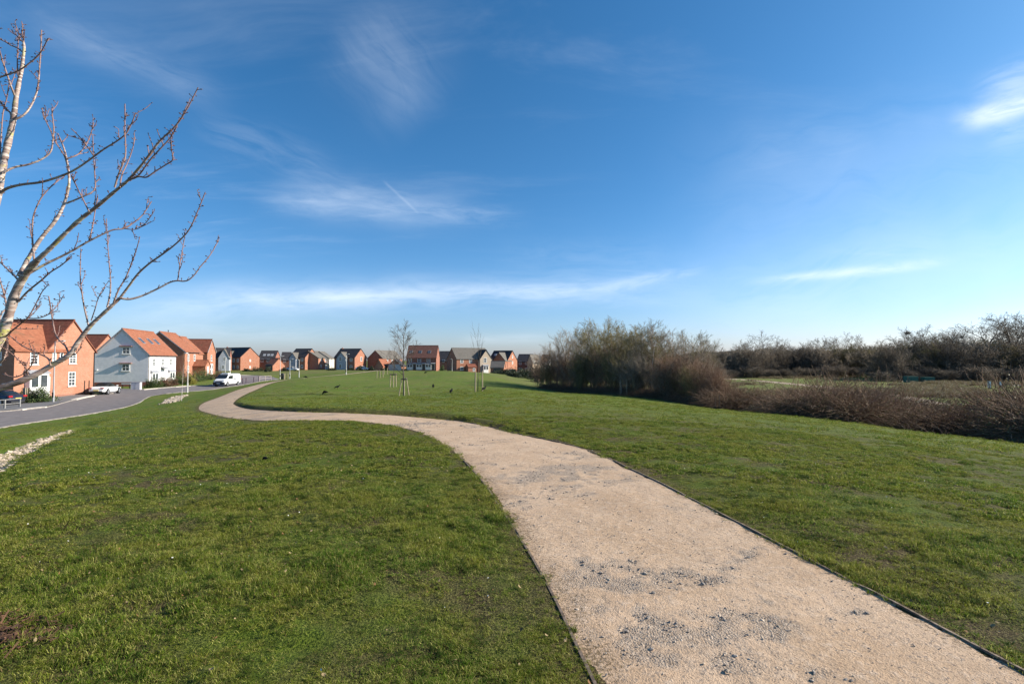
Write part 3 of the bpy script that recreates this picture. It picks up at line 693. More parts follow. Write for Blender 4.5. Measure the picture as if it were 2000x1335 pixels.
M['bark_red'] = bark('reddish_twigs', (0.19, 0.110, 0.070), (0.26, 0.165, 0.108), (0.33, 0.225, 0.16))
M['bark_dark'] = bark('dark_bark', (0.135, 0.106, 0.078), (0.19, 0.152, 0.112), (0.25, 0.205, 0.155))
M['bark_young'] = bark('young_bark', (0.085, 0.070, 0.058), (0.13, 0.108, 0.09), (0.17, 0.14, 0.115))
M['bark_birch'] = simple('pale_birch_bark', (0.60, 0.54, 0.50), (0.25, 0.20, 0.17), 6, 0.7, 0.2, lo=0.52, hi=0.62)

def tree_protos():
    out = {}
    def make(key, seed, stems, h, spec, mt, mc, rad, spread, split=2, bs=.12):
        rng = np.random.RandomState(seed); lv = [[] for _ in spec]
        for s in range(stems):
            a = rng.rand()*6.28; sp = spread*rng.uniform(.3, 1); d = (math.cos(a)*sp, math.sin(a)*sp, 1)
            grow(rng, (rng.normal(0, bs*(stems > 1)), rng.normal(0, bs*(stems > 1)), -0.15), d, h*rng.uniform(.8, 1.0) if stems > 1 else h, rad*(1 if stems == 1 else rng.uniform(.5, 1)), 0, spec, lv)
        t = sum((lv[i] for i in range(split)), []); c = sum((lv[i] for i in range(split, len(spec))), [])
        tm = tubes_mesh(key+'_trunk', t, mt, 6); cm = tubes_mesh(key+'_crown', c, mc, 3)
        zz = max(p[:, 2].max() for p, r in c); out.setdefault(key, []).append((tm, cm, zz))
    # rounded open-grown wood tree, ~10 m
    W = lambda tw: [dict(seg=6, wob=.07, up=.02, kids=13, ang=42, ratio=.62, rr=.55, pow=.9, **{'from': .18}),
         dict(seg=5, wob=.13, up=.07, kids=8, ang=38, ratio=.50, rr=.5, minr=.016, **{'from': .2}),
         dict(seg=4, wob=.16, up=.06, kids=6, ang=36, ratio=.50, rr=.6, minr=tw*1.4, **{'from': .15}),
         dict(seg=3, wob=.2, up=.05, kids=4, ang=34, ratio=.55, rr=.7, minr=tw, **{'from': .1}),
         dict(seg=2, wob=.2, up=.04, kids=0, ang=30, ratio=.5, **{'from': .1})]
    for i in range(3): make('wood', 100+i, 1, 7.2, W(.0068), M['bark_grey'], M['bark_grey'], .13, .15)
    for i in range(2): make('wood_olive', 110+i, 2, 7.0, W(.0068), M['bark_olive'], M['bark_olive'], .10, .35)
    # many-stemmed thicket, 5 m
    T = lambda tw: [dict(seg=5, wob=.10, up=.05, kids=10, ang=30, ratio=.5, rr=.5, minr=.010, **{'from': .12}),
         dict(seg=4, wob=.15, up=.05, kids=7, ang=34, ratio=.5, rr=.6, minr=tw*1.3, **{'from': .12}),
         dict(seg=3, wob=.2, up=.05, kids=5, ang=34, ratio=.55, rr=.7, minr=tw, **{'from': .1}),
         dict(seg=2, wob=.2, up=.04, kids=0, ang=30, ratio=.5, **{'from': .1})]
    for i, (mt, mc) in enumerate((('bark_olive', 'bark_olive'), ('bark_grey', 'bark_red'), ('bark_olive', 'bark_grey'))):
        make('thicket', 120+i, 10, 5.0, T(.0082), M[mt], M[mc], .055, .42, 1, .4)
    # far trees with spreading tops (thicker twigs: end bundles)
    Fr = [dict(seg=6, wob=.10, up=.0, kids=11, ang=46, ratio=.58, rr=.5, short=.4, **{'from': .25}),
         dict(seg=5, wob=.16, up=.05, kids=7, ang=42, ratio=.50, rr=.5, minr=.03, **{'from': .2}),
         dict(seg=4, wob=.2, up=.03, kids=6, ang=40, ratio=.50, rr=.6, minr=.02, **{'from': .15}),
         dict(seg=3, wob=.22, up=.03, kids=4, ang=36, ratio=.55, rr=.7, minr=.016, **{'from': .1}),
         dict(seg=2, wob=.2, up=.02, kids=0, ang=30, ratio=.5, **{'from': .1})]
    for i in range(4): make('far', 130+i, 1, 10.5, Fr, M['bark_dark'], M['bark_dark'], .22, .12)
    Fb = [dict(seg=5, wob=.10, up=.04, kids=12, ang=36, ratio=.5, rr=.5, minr=.03, **{'from': .08}),
         dict(seg=4, wob=.15, up=.04, kids=8, ang=38, ratio=.5, rr=.6, minr=.02, **{'from': .1}),
         dict(seg=3, wob=.2, up=.04, kids=6, ang=36, ratio=.55, rr=.7, minr=.016, **{'from': .1}),
         dict(seg=2, wob=.2, up=.04, kids=0, ang=30, ratio=.5, **{'from': .1})]
    for i, mc in enumerate(('bark_dark', 'bark_olive', 'bark_grey')): make('farbush', 140+i, 12, 6.5, Fb, M['bark_dark'], M[mc], .08, .5, 1, 1.0)
    # young planted trees
    Y1 = [dict(seg=8, wob=.03, up=.02, kids=18, ang=38, ratio=.42, rr=.5, short=.6, **{'from': .32}),
         dict(seg=5, wob=.10, up=.07, kids=8, ang=34, ratio=.46, rr=.6, minr=.010, **{'from': .2}),
         dict(seg=3, wob=.15, up=.05, kids=4, ang=32, ratio=.55, rr=.8, minr=.009, **{'from': .2}),
         dict(seg=2, wob=.15, up=.04, kids=0, ang=30, ratio=.5, **{'from': .1})]
    make('young', 150, 1, 5.4, Y1, M['bark_young'], M['bark_young'], .055, .02, 1)
    Y2 = [dict(seg=8, wob=.02, up=.02, kids=8, ang=20, ratio=.5, rr=.5, short=.3, **{'from': .30}),
         dict(seg=5, wob=.05, up=.12, kids=6, ang=20, ratio=.38, rr=.6, minr=.009, **{'from': .25}),
         dict(seg=3, wob=.1, up=.08, kids=0, ang=25, ratio=.5, **{'from': .2})]
    make('upright', 152, 1, 5.1, Y2, M['bark_young'], M['bark_young'], .045, .01, 1)
    make('sapling', 153, 1, 4.6, Y2, M['bark_birch'], M['bark_red'], .035, .03, 1)
    B = [dict(seg=9, wob=.04, up=.02, kids=16, ang=36, ratio=.34, rr=.35, short=.5, **{'from': .25}),
         dict(seg=5, wob=.10, up=.02, kids=7, ang=34, ratio=.5, rr=.5, minr=.010, **{'from': .2}),
         dict(seg=4, wob=.15, up=-.05, kids=5, ang=30, ratio=.6, rr=.6, minr=.007, **{'from': .2}),
         dict(seg=3, wob=.15, up=-.08, kids=0, ang=30, ratio=.5, **{'from': .1})]
    make('birch', 156, 1, 9.0, B, M['bark_birch'], M['bark_red'], .09, .05, 1)
    return out
PRO = tree_protos()
def put_tree(kind, var, x, y, h, label, cat='tree', group=None, name='bare_tree', rz=None, wide=1.0, z=None):
    tm, cm, zz = PRO[kind][var % len(PRO[kind])]; z = float(Hfull(np.array([x]), np.array([y]), False)[0]) if z is None else z
    s = h/zz; o = empty(name, (x, y, z), random.random()*6.28 if rz is None else rz, label, cat, group); o.scale = (s*wide, s*wide, s)
    mobj('trunk', tm, o); mobj('crown', cm, o); return o

def edge_pt(px, off):
    """ground point under direction px, `off` metres beyond the meadow edge"""
    u = (px-1000)/1000.0; E = MEADOW_EDGE
    for i in range(len(E)-1):
        (x0, y0), (x1, y1) = E[i][:2], E[i+1][:2]; a = x0-u*y0; b = x1-u*y1
        if a*b <= 0 and y0 > 0:
            t = a/(a-b) if a != b else 0; Yb = y0+t*(y1-y0); Y = Yb+off; return u*Y, Y
    Y = 20+off; return u*Y, Y
WOOD_TOP = [(1040, 668), (1060, 660), (1085, 645), (1110, 640), (1140, 630), (1175, 615), (1200, 630), (1230, 638), (1260, 622), (1300, 632), (1340, 643), (1370, 650), (1395, 678), (1412, 706)]
LOOKS = ['tall and wide with fine grey twigs', 'leaning slightly with a rounded crown', 'with a dense domed crown', 'with a narrow upright crown', 'with a ragged open top', 'with crooked pale limbs', 'with a thin see-through crown', 'with low sweeping limbs']
def top_to_h(px, py, x, y):
    z = EYE+ray(px, py)[2]*y; return z-float(H0(np.array([x]), np.array([y]))[0])
def ordinal(i):
    w = ['first', 'second', 'third', 'fourth', 'fifth', 'sixth', 'seventh', 'eighth', 'ninth', 'tenth', 'eleventh', 'twelfth', 'thirteenth', 'fourteenth', 'fifteenth', 'sixteenth', 'seventeenth', 'eighteenth', 'nineteenth', 'twentieth']
    return w[i] if i < 20 else (['twenty-', 'thirty-', 'forty-'][(i-20)//9]+w[(i-20) % 9])
def build_wood():
    rng = random.Random(5)
    k = 0
    for px in range(1062, 1408, 13):
        off = rng.uniform(4.5, 11); x, y = edge_pt(px, off); py = np.interp(px, *zip(*WOOD_TOP))+rng.choice((-7, -4, 0, 3, 9, 16, 24))
        h = top_to_h(px, py, x, y); olive = 1150 < px < 1260 or 1290 < px < 1370
        put_tree('wood_olive' if olive and rng.random() < .6 else 'wood', rng.randrange(3), x, y, h,
                 'bare tree of the dense grey thicket, %s from its house end' % ordinal(k), group='bare trees of the thicket beside the meadow', name='wood_tree', wide=rng.uniform(.85, 1.15)); k += 1
    k = 0
    for px in range(1056, 1418, 10):
        off = rng.uniform(1.5, 5.5); x, y = edge_pt(px, off); py = np.interp(px, *zip(*WOOD_TOP))
        h = top_to_h(px, py, x, y)*rng.uniform(.5, .78)
        put_tree('thicket', 1 if px > 1370 or rng.random() < .2 else rng.randrange(3), x, y, h, 'many-stemmed bare shrub at the foot of the thicket, %s from its house end' % ordinal(k),
                 cat='shrub', group='bare shrubs along the front of the thicket', name='bare_shrub', wide=rng.uniform(.8, 1.1)); k += 1
    x, y = edge_pt(1272, 3.2); put_tree('birch', 0, x, y, top_to_h(1262, 636, x, y), 'pale-trunked birch standing out in front of the grey thicket', name='birch_tree', group=None, rz=1.0, wide=.8)
    x, y = edge_pt(1213, .5); put_tree('sapling', 0, x, y, 2.9, 'thin white-stemmed sapling at the foot of the thicket', name='sapling', rz=2.0)
    x, y = edge_pt(1130, .8); put_tree('thicket', 0, x, y, 2.4, 'small yellowish shrub in front of the thicket', cat='shrub', name='bare_shrub', rz=2.0, wide=.6)
build_wood()
FAR_TOP = [(1380, 690), (1420, 674), (1450, 658), (1470, 650), (1500, 660), (1540, 662), (1580, 666), (1610, 662), (1640, 651), (1690, 660), (1720, 668), (1750, 655), (1780, 638), (1830, 634), (1860, 642), (1900, 620), (1940, 632), (1965, 612), (2000, 606), (2060, 618), (2130, 612), (2260, 625)]
def build_far_trees():
    rng = random.Random(11); k = 0
    for px in [1412, 1436, 1462, 1476, 1508, 1524, 1542, 1556, 1574, 1588, 1612, 1630, 1644, 1660, 1684, 1700, 1720, 1738, 1752, 1764, 1776, 1790, 1804, 1818, 1832, 1846, 1862, 1878, 1892, 1906, 1922, 1938, 1952, 1966, 1982, 1998, 2020, 2060, 2110]:
        base_y = 152 if px < 1720 else 128; y = base_y+rng.uniform(-8, 10)-(px-1900)*0.02*(px > 1900); x = (px-1000)/1000*y
        h = top_to_h(px, np.interp(px, *zip(*FAR_TOP))+rng.choice((-8, -4, 0, 6, 12)), x, y)
        put_tree('far', rng.randrange(4), x, y, h, 'tall dark bare tree of the treeline beyond the field, %s from the hill end' % ordinal(k) ,
                 group='tall bare trees of the treeline beyond the field', name='field_tree', wide=rng.uniform(1.0, 1.4)); k += 1
    k = 0
    for row, dy in enumerate((0, 9, -7)):
        rn = ('front', 'back', 'lowest')[row]
        for j, px in enumerate(range(1376+row*11, 2200, 30 if row < 2 else 27)):
            base_y = (143 if px < 1720 else 118)+dy; y = base_y+rng.uniform(-3, 3); x = (px-1000)/1000*y
            ty = np.interp(px, [1380, 1450, 1560, 1700, 1760, 2300], [684, 672, 670, 670, 660, 652])
            h = top_to_h(px, ty+rng.uniform(-4, 6), x, y)*(1 if row < 2 else rng.uniform(.28, .42))
            put_tree('farbush', rng.choice((0, 2, 0, 1)) if row < 2 else 0, x, y, h, 'dark bushy undergrowth shrub, %s from the hill end of the %s row under the treeline' % (ordinal(j), rn),
                     cat='shrub', group='undergrowth shrubs in the %s row under the far treeline' % (rn), name='field_shrub', wide=rng.uniform(1.0, 1.35)*(1 if row < 2 else 2.0)); k += 1
build_far_trees()

# ------------------------------------------------------------------ brambles, rough grass
M['bramble_stem'] = bark('bramble_stems', (0.135, 0.078, 0.048), (0.20, 0.125, 0.080), (0.30, 0.215, 0.15), 2.0)
M['bramble_leaf'] = mat_leafy('bramble_leaves', [(0.075, 0.09, 0.025), (0.16, 0.10, 0.055), (0.25, 0.21, 0.115), (0.20, 0.09, 0.055)], 0.2, 0.5, 0.6, 0.12)
def bramble_clump(name, seed, nst=130, nleaf=900, green=0.5):
    rng = np.random.RandomState(seed); lines = []
    for i in range(nst):
        a = rng.rand()*6.28; r0 = rng.uniform(0, .7); L = rng.uniform(.9, 2.2); b = rng.rand()*6.28; el = rng.uniform(.5, 1.4)
        p = np.array([r0*math.cos(a), r0*math.sin(a), -.05]); d = np.array([math.cos(b)*math.cos(el), math.sin(b)*math.cos(el), math.sin(el)]); pts = [p]
        for k in range(6): d = d+np.array([0, 0, -.20])+rng.normal(0, .10, 3); d /= np.linalg.norm(d); p = p+d*L/6; pts.append(p)
        lines.append((np.array(pts), np.linspace(.0095, .005, 7)))
    V1, F1 = tube_batch(np.array([l[0] for l in lines]), np.array([l[1] for l in lines]), 3)
    pick = rng.randint(0, nst, nleaf); seg = rng.uniform(1, 6, nleaf); c = np.array([lines[i][0][int(s)] for i, s in zip(pick, seg)])+rng.normal(0, .07, (nleaf, 3)); c[:, 2] = np.abs(c[:, 2])
    a = rng.normal(0, 1, (nleaf, 3)); a /= np.linalg.norm(a, axis=1)[:, None]; b = np.cross(a, rng.normal(0, 1, (nleaf, 3))); b /= np.linalg.norm(b, axis=1)[:, None]
    s = rng.uniform(.016, .040, nleaf)[:, None]; V2 = np.stack([c-a*s, c+b*s*.6, c+a*s, c-b*s*.6], 1).reshape(-1, 3); F2 = np.arange(nleaf*4).reshape(-1, 4)
    mi = np.r_[np.zeros(len(F1)), np.ones(nleaf)]
    return fast_mesh(name, np.vstack([V1, V2]), [np.vstack([F1, F2+len(V1)])], [M['bramble_stem'], M['bramble_leaf']], mi, smooth=True)
def build_brambles():
    rng = np.random.RandomState(4); ms = [bramble_clump('bramble', 60+i, 120, (250, 900, 1500, 500)[i]) for i in range(4)]
    P = []; S = []; I = []
    Q = resample(MEADOW_EDGE[3:], 0.22); d = np.gradient(Q, axis=0); d /= np.linalg.norm(d, axis=1)[:, None]; nr = np.c_[-d[:, 1], d[:, 0]]
    for q, n_ in zip(Q, nr):
        px = 1000+1000*q[0]/max(q[1], 1) if q[1] > 3 else 2600
        hh = np.interp(px, [1040, 1230, 1400, 1440, 1520, 1600, 1700, 1760, 1850, 1920, 2000, 2200], [.8, 1.05, 1.45, 1.85, 1.75, 1.6, 1.6, 1.95, 2.6, 2.55, 2.1, 2.1])
        depth = np.interp(px, [1050, 1400, 1500, 2000], [2.0, 3.2, 4.5, 6.0])
        for j in range(3):
            t = 0.55+depth*rng.rand()**0.8; lump = 0.82+0.36*fbm(np.array([q[0]*.35]), np.array([q[1]*.35+t*.3]), 15, 2)[0]
            sh = hh*lump*rng.uniform(.75, 1.12)*(0.55+0.45*min(1, t/1.6)); p = q+n_*t
            P.append(p); S.append((1.0*hh**.5, 1.0*hh**.5, sh/1.35)); g_ = px > 1750
            I.append(rng.choice((1, 2, 3)) if g_ else rng.choice((0, 0, 3, 1)))
    P = np.array(P); z = H0(P[:, 0], P[:, 1]); n = len(P); print('brambles', n)
    rot = np.c_[rng.normal(0, .08, n), rng.normal(0, .08, n), rng.rand(n)*6.28]
    scatter('bramble_thicket', ms, np.c_[P, z], rot, S, I, label='tangled reddish brown brambles along the lower edge of the meadow')
    # dry grass fringe and rough field
    ms = [blades('dry_tuft', 90, .28, .12, .42, .012, M['drygrass'], 90+i, .8, 5) for i in range(3)]
    P = []; 
    for rep in range(10): P.append(Q+nr*rng.uniform(-.15, 1.3, len(Q))[:, None])
    Q2 = resample(MEADOW_EDGE[4:6], .3); 
    for rep in range(4): P.append(Q2+rng.uniform(-.6, .6, (len(Q2), 2)))
    S1 = np.vstack(P); s1 = rng.uniform(.35, 1.0, len(S1))
    yy = rng.uniform(60, 150, 5200); xx = yy*rng.uniform(.40, 1.08, 5200); w = fbm(xx*.07, yy*.07, 31, 3); k = rng.rand(5200) < sstep(w, .38, .6); s2 = np.full(k.sum(), 2.2)*rng.uniform(.6, 1.2, k.sum())
    P = np.vstack([S1, np.c_[xx[k], yy[k]]]); s = np.r_[s1, s2]; z = H0(P[:, 0], P[:, 1]); n = len(P)
    scatter('rough_grass', ms, np.c_[P, z], np.c_[np.zeros(n), np.zeros(n), rng.rand(n)*6.28], np.c_[s, s, s*.8], rng.randint(0, 3, n), label='dry straw coloured rough grass at the meadow edge and in the field beyond')
build_brambles()

# distant wooded rise
M['hill'] = simple('wooded_hill', (0.048, 0.045, 0.036), (0.078, 0.070, 0.052), .045, 0.95, 0.05, bmp=0.6, bd=2.0, detail=8, world_c=True)
def build_hill():
    nx, ny = 260, 14; V = []
    for j in range(ny):
        for i in range(nx):
            x = 200+i*(1500/(nx-1)); t = j/(ny-1); y = 720+260*t; e = 21*sstep(np.array([t]), 0, 1)[0]*(1-.25*abs((x-700)/900))
            e *= sstep(np.array([x]), 200, 380)[0]*(1-.5*sstep(np.array([x]), 1300, 1700)[0])
            V.append((x, y, -3.2+e+(fbm(np.array([x*.11]), np.array([y*.11]), 8, 5)[0]-.4)*12*min(1, t*4+.2)))
    idx = np.arange(nx*ny).reshape(ny, nx); F = np.stack([idx[:-1, :-1], idx[:-1, 1:], idx[1:, 1:], idx[1:, :-1]], -1).reshape(-1, 4)
    V = np.array(V); back = V[-nx:].copy(); back[:, 1] += 400; back[:, 2] = -3.5; b0 = len(V); V = np.vstack([V, back]); i = np.arange(nx-1)
    F = np.vstack([F, np.stack([idx[-1, :-1], idx[-1, 1:], b0+i+1, b0+i], -1)])
    tag(mobj('hills', fast_mesh('hills', V, [F], [M['hill']], smooth=True)), 'low dark wooded rise on the horizon beyond the far treeline', kind='structure')
build_hill()

# ------------------------------------------------------------------ flat sheets: road, pavement, field track
def sheet(name, poly, off, mat, grid=1.2, label=None):
    poly = np.asarray(poly)[:, :2]; Pc = []
    for i in range(len(poly)):
        a, b = poly[i], poly[(i+1) % len(poly)]; n = max(1, int(np.hypot(*(b-a))/grid))
        for k in range(n): Pc.append(a+(b-a)*k/n)
    nb = len(Pc); x0, y0 = poly.min(0); x1, y1 = poly.max(0)
    gx, gy = np.meshgrid(np.arange(x0, x1, grid), np.arange(y0, y1, grid)); gx, gy = gx.ravel(), gy.ravel(); ok = inside(gx, gy, poly)
    dd, _, _ = line_dist(gx, gy, np.vstack([poly, poly[:1]])); ok &= dd > grid*.4
    pts = [Vector(p) for p in Pc]+[Vector((a, b)) for a, b in zip(gx[ok], gy[ok])]
    v, e, f, *_ = delaunay_2d_cdt(pts, [(i, (i+1) % nb) for i in range(nb)], [list(range(nb))], 1, 1e-4)
    v = np.array([tuple(p) for p in v]); z = H0(v[:, 0], v[:, 1])+off
    me = bpy.data.meshes.new(name); me.from_pydata(np.c_[v, z].tolist(), [], [tuple(t) for t in f]); me.materials.append(mat); me.update()
    import bmesh
    bm = bmesh.new(); bm.from_mesh(me); bmesh.ops.recalc_face_normals(bm, faces=bm.faces)
    if bm.faces and sum(q.normal.z for q in bm.faces) < 0: bmesh.ops.reverse_faces(bm, faces=bm.faces)
    bm.to_mesh(me); bm.free()
    return tag(mobj(name, me), label, kind='structure')
M['asphalt'] = simple('road_asphalt', (0.150, 0.132, 0.128), (0.200, 0.176, 0.170), 1.6, 0.9, 0.2, bmp=.3, bd=.01, detail=8, world_c=True)
M['pave'] = simple('pavement_asphalt', (0.135, 0.130, 0.132), (0.18, 0.172, 0.172), 1.2, 0.9, 0.2, detail=8, world_c=True)
M['kerb'] = simple('kerb_concrete', (0.21, 0.185, 0.17), (0.29, 0.26, 0.235), 4, 0.85, 0.2, world_c=True)
M['kerb_pale'] = simple('pale_kerb_concrete', (0.50, 0.44, 0.38), (0.60, 0.54, 0.47), 4, 0.85, 0.2, world_c=True)
sheet('road', ROAD_POLY, 0.035, M['asphalt'], label='smooth purplish asphalt road curving round the estate')
sheet('pavement', PAVE_POLY, 0.085, M['pave'], label='grey asphalt pavement and drive on the far side of the road')
def kerb(L, a, b, mat, w=.14, h=.10, side=1):
    L = resample(smooth_line(np.array(L), 5), .8); n = len(L); o = ribbon_solid('kerb', L[int(a*n):int(b*n)+1], h, w, mat, .02, .15, side=side); return tag(o, kind='structure')
kerb(ROAD_NEAR, 0, .99, M['kerb'], w=.11, side=-1, h=.03); kerb(ROAD_FAR[:8], 0, .99, M['kerb'], side=1, h=.09)
kerb(ROAD_FAR[11:], 0, .99, M['kerb'], side=1, h=.09)
kerb([q for q in gpl([(44, 801.6), (66, 799), (92, 796)])], 0, 1, M['kerb_pale'], .45, .105, 1); kerb([q for q in gpl([(150, 781.6), (166, 777.5), (185, 773.8)])], 0, 1, M['kerb_pale'], .5, .105, 1)
kerb([q for q in gpl([(282, 761.5), (320, 758), (372, 754.2)])], 0, 1, M['kerb_pale'], .35, .105, 1)
M['track'] = simple('field_track', (0.40, 0.31, 0.23), (0.30, 0.24, 0.17), .5, 0.95, 0.1, detail=6, world_c=True)
def strip_poly(L, w): 
    L = smooth_line(np.array(L), 6); d = np.gradient(L, axis=0); d /= np.linalg.norm(d, axis=1)[:, None]; n = np.c_[-d[:, 1], d[:, 0]]*w/2; return np.vstack([L+n, (L-n)[::-1]])
sheet('track', strip_poly(gpl([(1400, 738.5), (1460, 742), (1540, 749), (1620, 757), (1690, 765.5), (1752, 774), (1830, 790)]), 3.0), .03, M['track'], 2.0, label='pale gravel track crossing the lower field')
sheet('roadway', [(92, 92), (120, 92), (150, 100), (150, 106), (118, 99), (91, 97)], .03, M['pave'], 4.0, label='grey surfaced patch in the lower field by the treeline')

# ------------------------------------------------------------------ houses
def brick(name, c1, c2, mortar=(0.36, 0.31, 0.27)):
    m, g = new_mat(name); v = objc(g); x, y, z = g.sep(v)
    b = g.node('ShaderNodeTexBrick'); g.put(b.inputs['Vector'], g.comb(g.math('ADD', x, y), z, 0.0))
    b.inputs['Scale'].default_value = 1.0; b.inputs['Brick Width'].default_value = .225; b.inputs['Row Height'].default_value = .075; b.inputs['Mortar Size'].default_value = .007
    b.inputs['Color1'].default_value = c4(c1); b.inputs['Color2'].default_value = c4(c2); b.inputs['Mortar'].default_value = c4(mortar)
    n = g.noise(v, 1.1, 5, 0.65); n2 = g.noise(v, 7, 4, 0.7)
    col = g.mix(g.math('MULTIPLY', g.ramp(n, 0.35, 0.7), 0.35), b.outputs[0], c4(tuple(k*.72 for k in c1)))
    col = g.mix(g.math('MULTIPLY', g.ramp(n2, 0.55, 0.75), 0.35), col, c4(tuple(min(1, k*1.3) for k in c2)))
    principled(g, col, 0.9, 0.15, 0, bump(g, b.outputs['Fac'], 0.3, -0.005)); return m
def tiles(name, c1, c2, course=0.32, mossy=(0.10, 0.085, 0.05)):
    m, g = new_mat(name); v = objc(g); x, y, z = g.sep(v)
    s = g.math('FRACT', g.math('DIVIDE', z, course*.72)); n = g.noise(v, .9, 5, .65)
    wn = g.node('ShaderNodeTexWhiteNoise', noise_dimensions='3D'); g.put(wn.inputs['Vector'], g.vmath('FLOOR', g.vmath('DIVIDE', v, (.3, .3, course*.72))))
    col = g.mix(wn.outputs[0], c4(c1), c4(c2)); col = g.mix(g.math('MULTIPLY', g.ramp(n, .5, .75), .4), col, c4(mossy))
    col = g.mix(g.math('MULTIPLY', g.ramp(s, .16, .02), .55), col, c4(tuple(k*.3 for k in c1)))  # dark line at each course: shade under tile edges put into the colour
    principled(g, col, 0.8, 0.25, 0, bump(g, s, 0.6, 0.03)); return m
M['brick_orange'] = brick('orange_brick', (0.36, 0.138, 0.074), (0.43, 0.178, 0.100))
M['brick_red'] = brick('red_brick', (0.25, 0.080, 0.048), (0.31, 0.105, 0.062))
M['brick_mid'] = brick('warm_brick', (0.33, 0.115, 0.060), (0.39, 0.15, 0.080))
M['stone_beige'] = brick('beige_stonework', (0.50, 0.39, 0.29), (0.56, 0.45, 0.34))
M['render_white'] = simple('white_render', (0.78, 0.745, 0.74), (0.69, 0.66, 0.66), 1.5, .9, .1, bmp=.4, bd=.012, detail=7)
M['render_cream'] = simple('cream_render', (0.76, 0.70, 0.58), (0.70, 0.64, 0.52), 1.5, .9, .1)
M['render_grey'] = simple('grey_render', (0.36, 0.37, 0.40), (0.42, 0.43, 0.46), 1.5, .9, .1)
M['tile_red'] = tiles('red_pantiles', (0.235, 0.084, 0.046), (0.31, 0.118, 0.066))
M['tile_brown'] = tiles('red_brown_tiles', (0.17, 0.056, 0.034), (0.24, 0.082, 0.05), .62)
M['tile_dark'] = tiles('dark_slate_tiles', (0.034, 0.032, 0.038), (0.058, 0.055, 0.06))
M['tile_grey'] = tiles('grey_tiles', (0.115, 0.105, 0.095), (0.155, 0.14, 0.122))
M['tile_maroon'] = tiles('maroon_tiles', (0.12, 0.055, 0.045), (0.17, 0.08, 0.06))
M['upvc'] = plain('white_frame', (0.80, 0.80, 0.78), .4, .5)
M['black'] = plain('black_plastic', (0.02, 0.02, 0.022), .45)
M['glass'] = simple('window_glass', (0.035, 0.045, 0.055), (0.08, 0.09, 0.10), .8, .08, .8)
M['lead'] = simple('lead_grey', (0.24, 0.25, 0.27), (0.30, 0.31, 0.33), 3, .7)
M['stone_sill'] = plain('stone_sill', (0.62, 0.57, 0.50), .85, .2)
M['door_white'] = plain('white_door', (0.72, 0.73, 0.74), .45)
M['door_dark'] = plain('dark_door', (0.05, 0.055, 0.06), .4)
M['solar'] = plain('roof_glass', (0.06, 0.07, 0.085), .12, .8)
WCACHE = {}
def win_meshes(w, h, cols, rows):
    k = (round(w, 2), round(h, 2), cols, rows)
    if k in WCACHE: return WCACHE[k]
    f = MB(); t = .085 if rows != 2 or w < .6 else .135
    f.box(-w/2, -.045, 0, -w/2+t, .03, h); f.box(w/2-t, -.045, 0, w/2, .03, h); f.box(-w/2+t, -.045, 0, w/2-t, .03, t); f.box(-w/2+t, -.045, h-t, w/2-t, .03, h)
    for i in range(1, cols): x = -w/2+t+(w-2*t)*i/cols; f.box(x-.022, -.038, t, x+.022, .02, h-t)
    for j in range(1, rows):
        z = t+(h-2*t)*j/rows; b = .034 if (rows % 2 == 0 and j == rows//2) else .018; f.box(-w/2+t, -.036 if b < .03 else -.042, z-b, w/2-t, .02, z+b)
    p = MB(); p.box(-w/2+t-.01, -.012, t-.01, w/2-t+.01, .012, h-t+.01)
    s = MB(); s.box(-w/2-.08, -.10, -.09, w/2+.08, .02, -.003)
    WCACHE[k] = (f.mesh('window_frame', M['upvc']), p.mesh('window_pane', M['glass']), s.mesh('window_sill', M['stone_sill'])); return WCACHE[k]
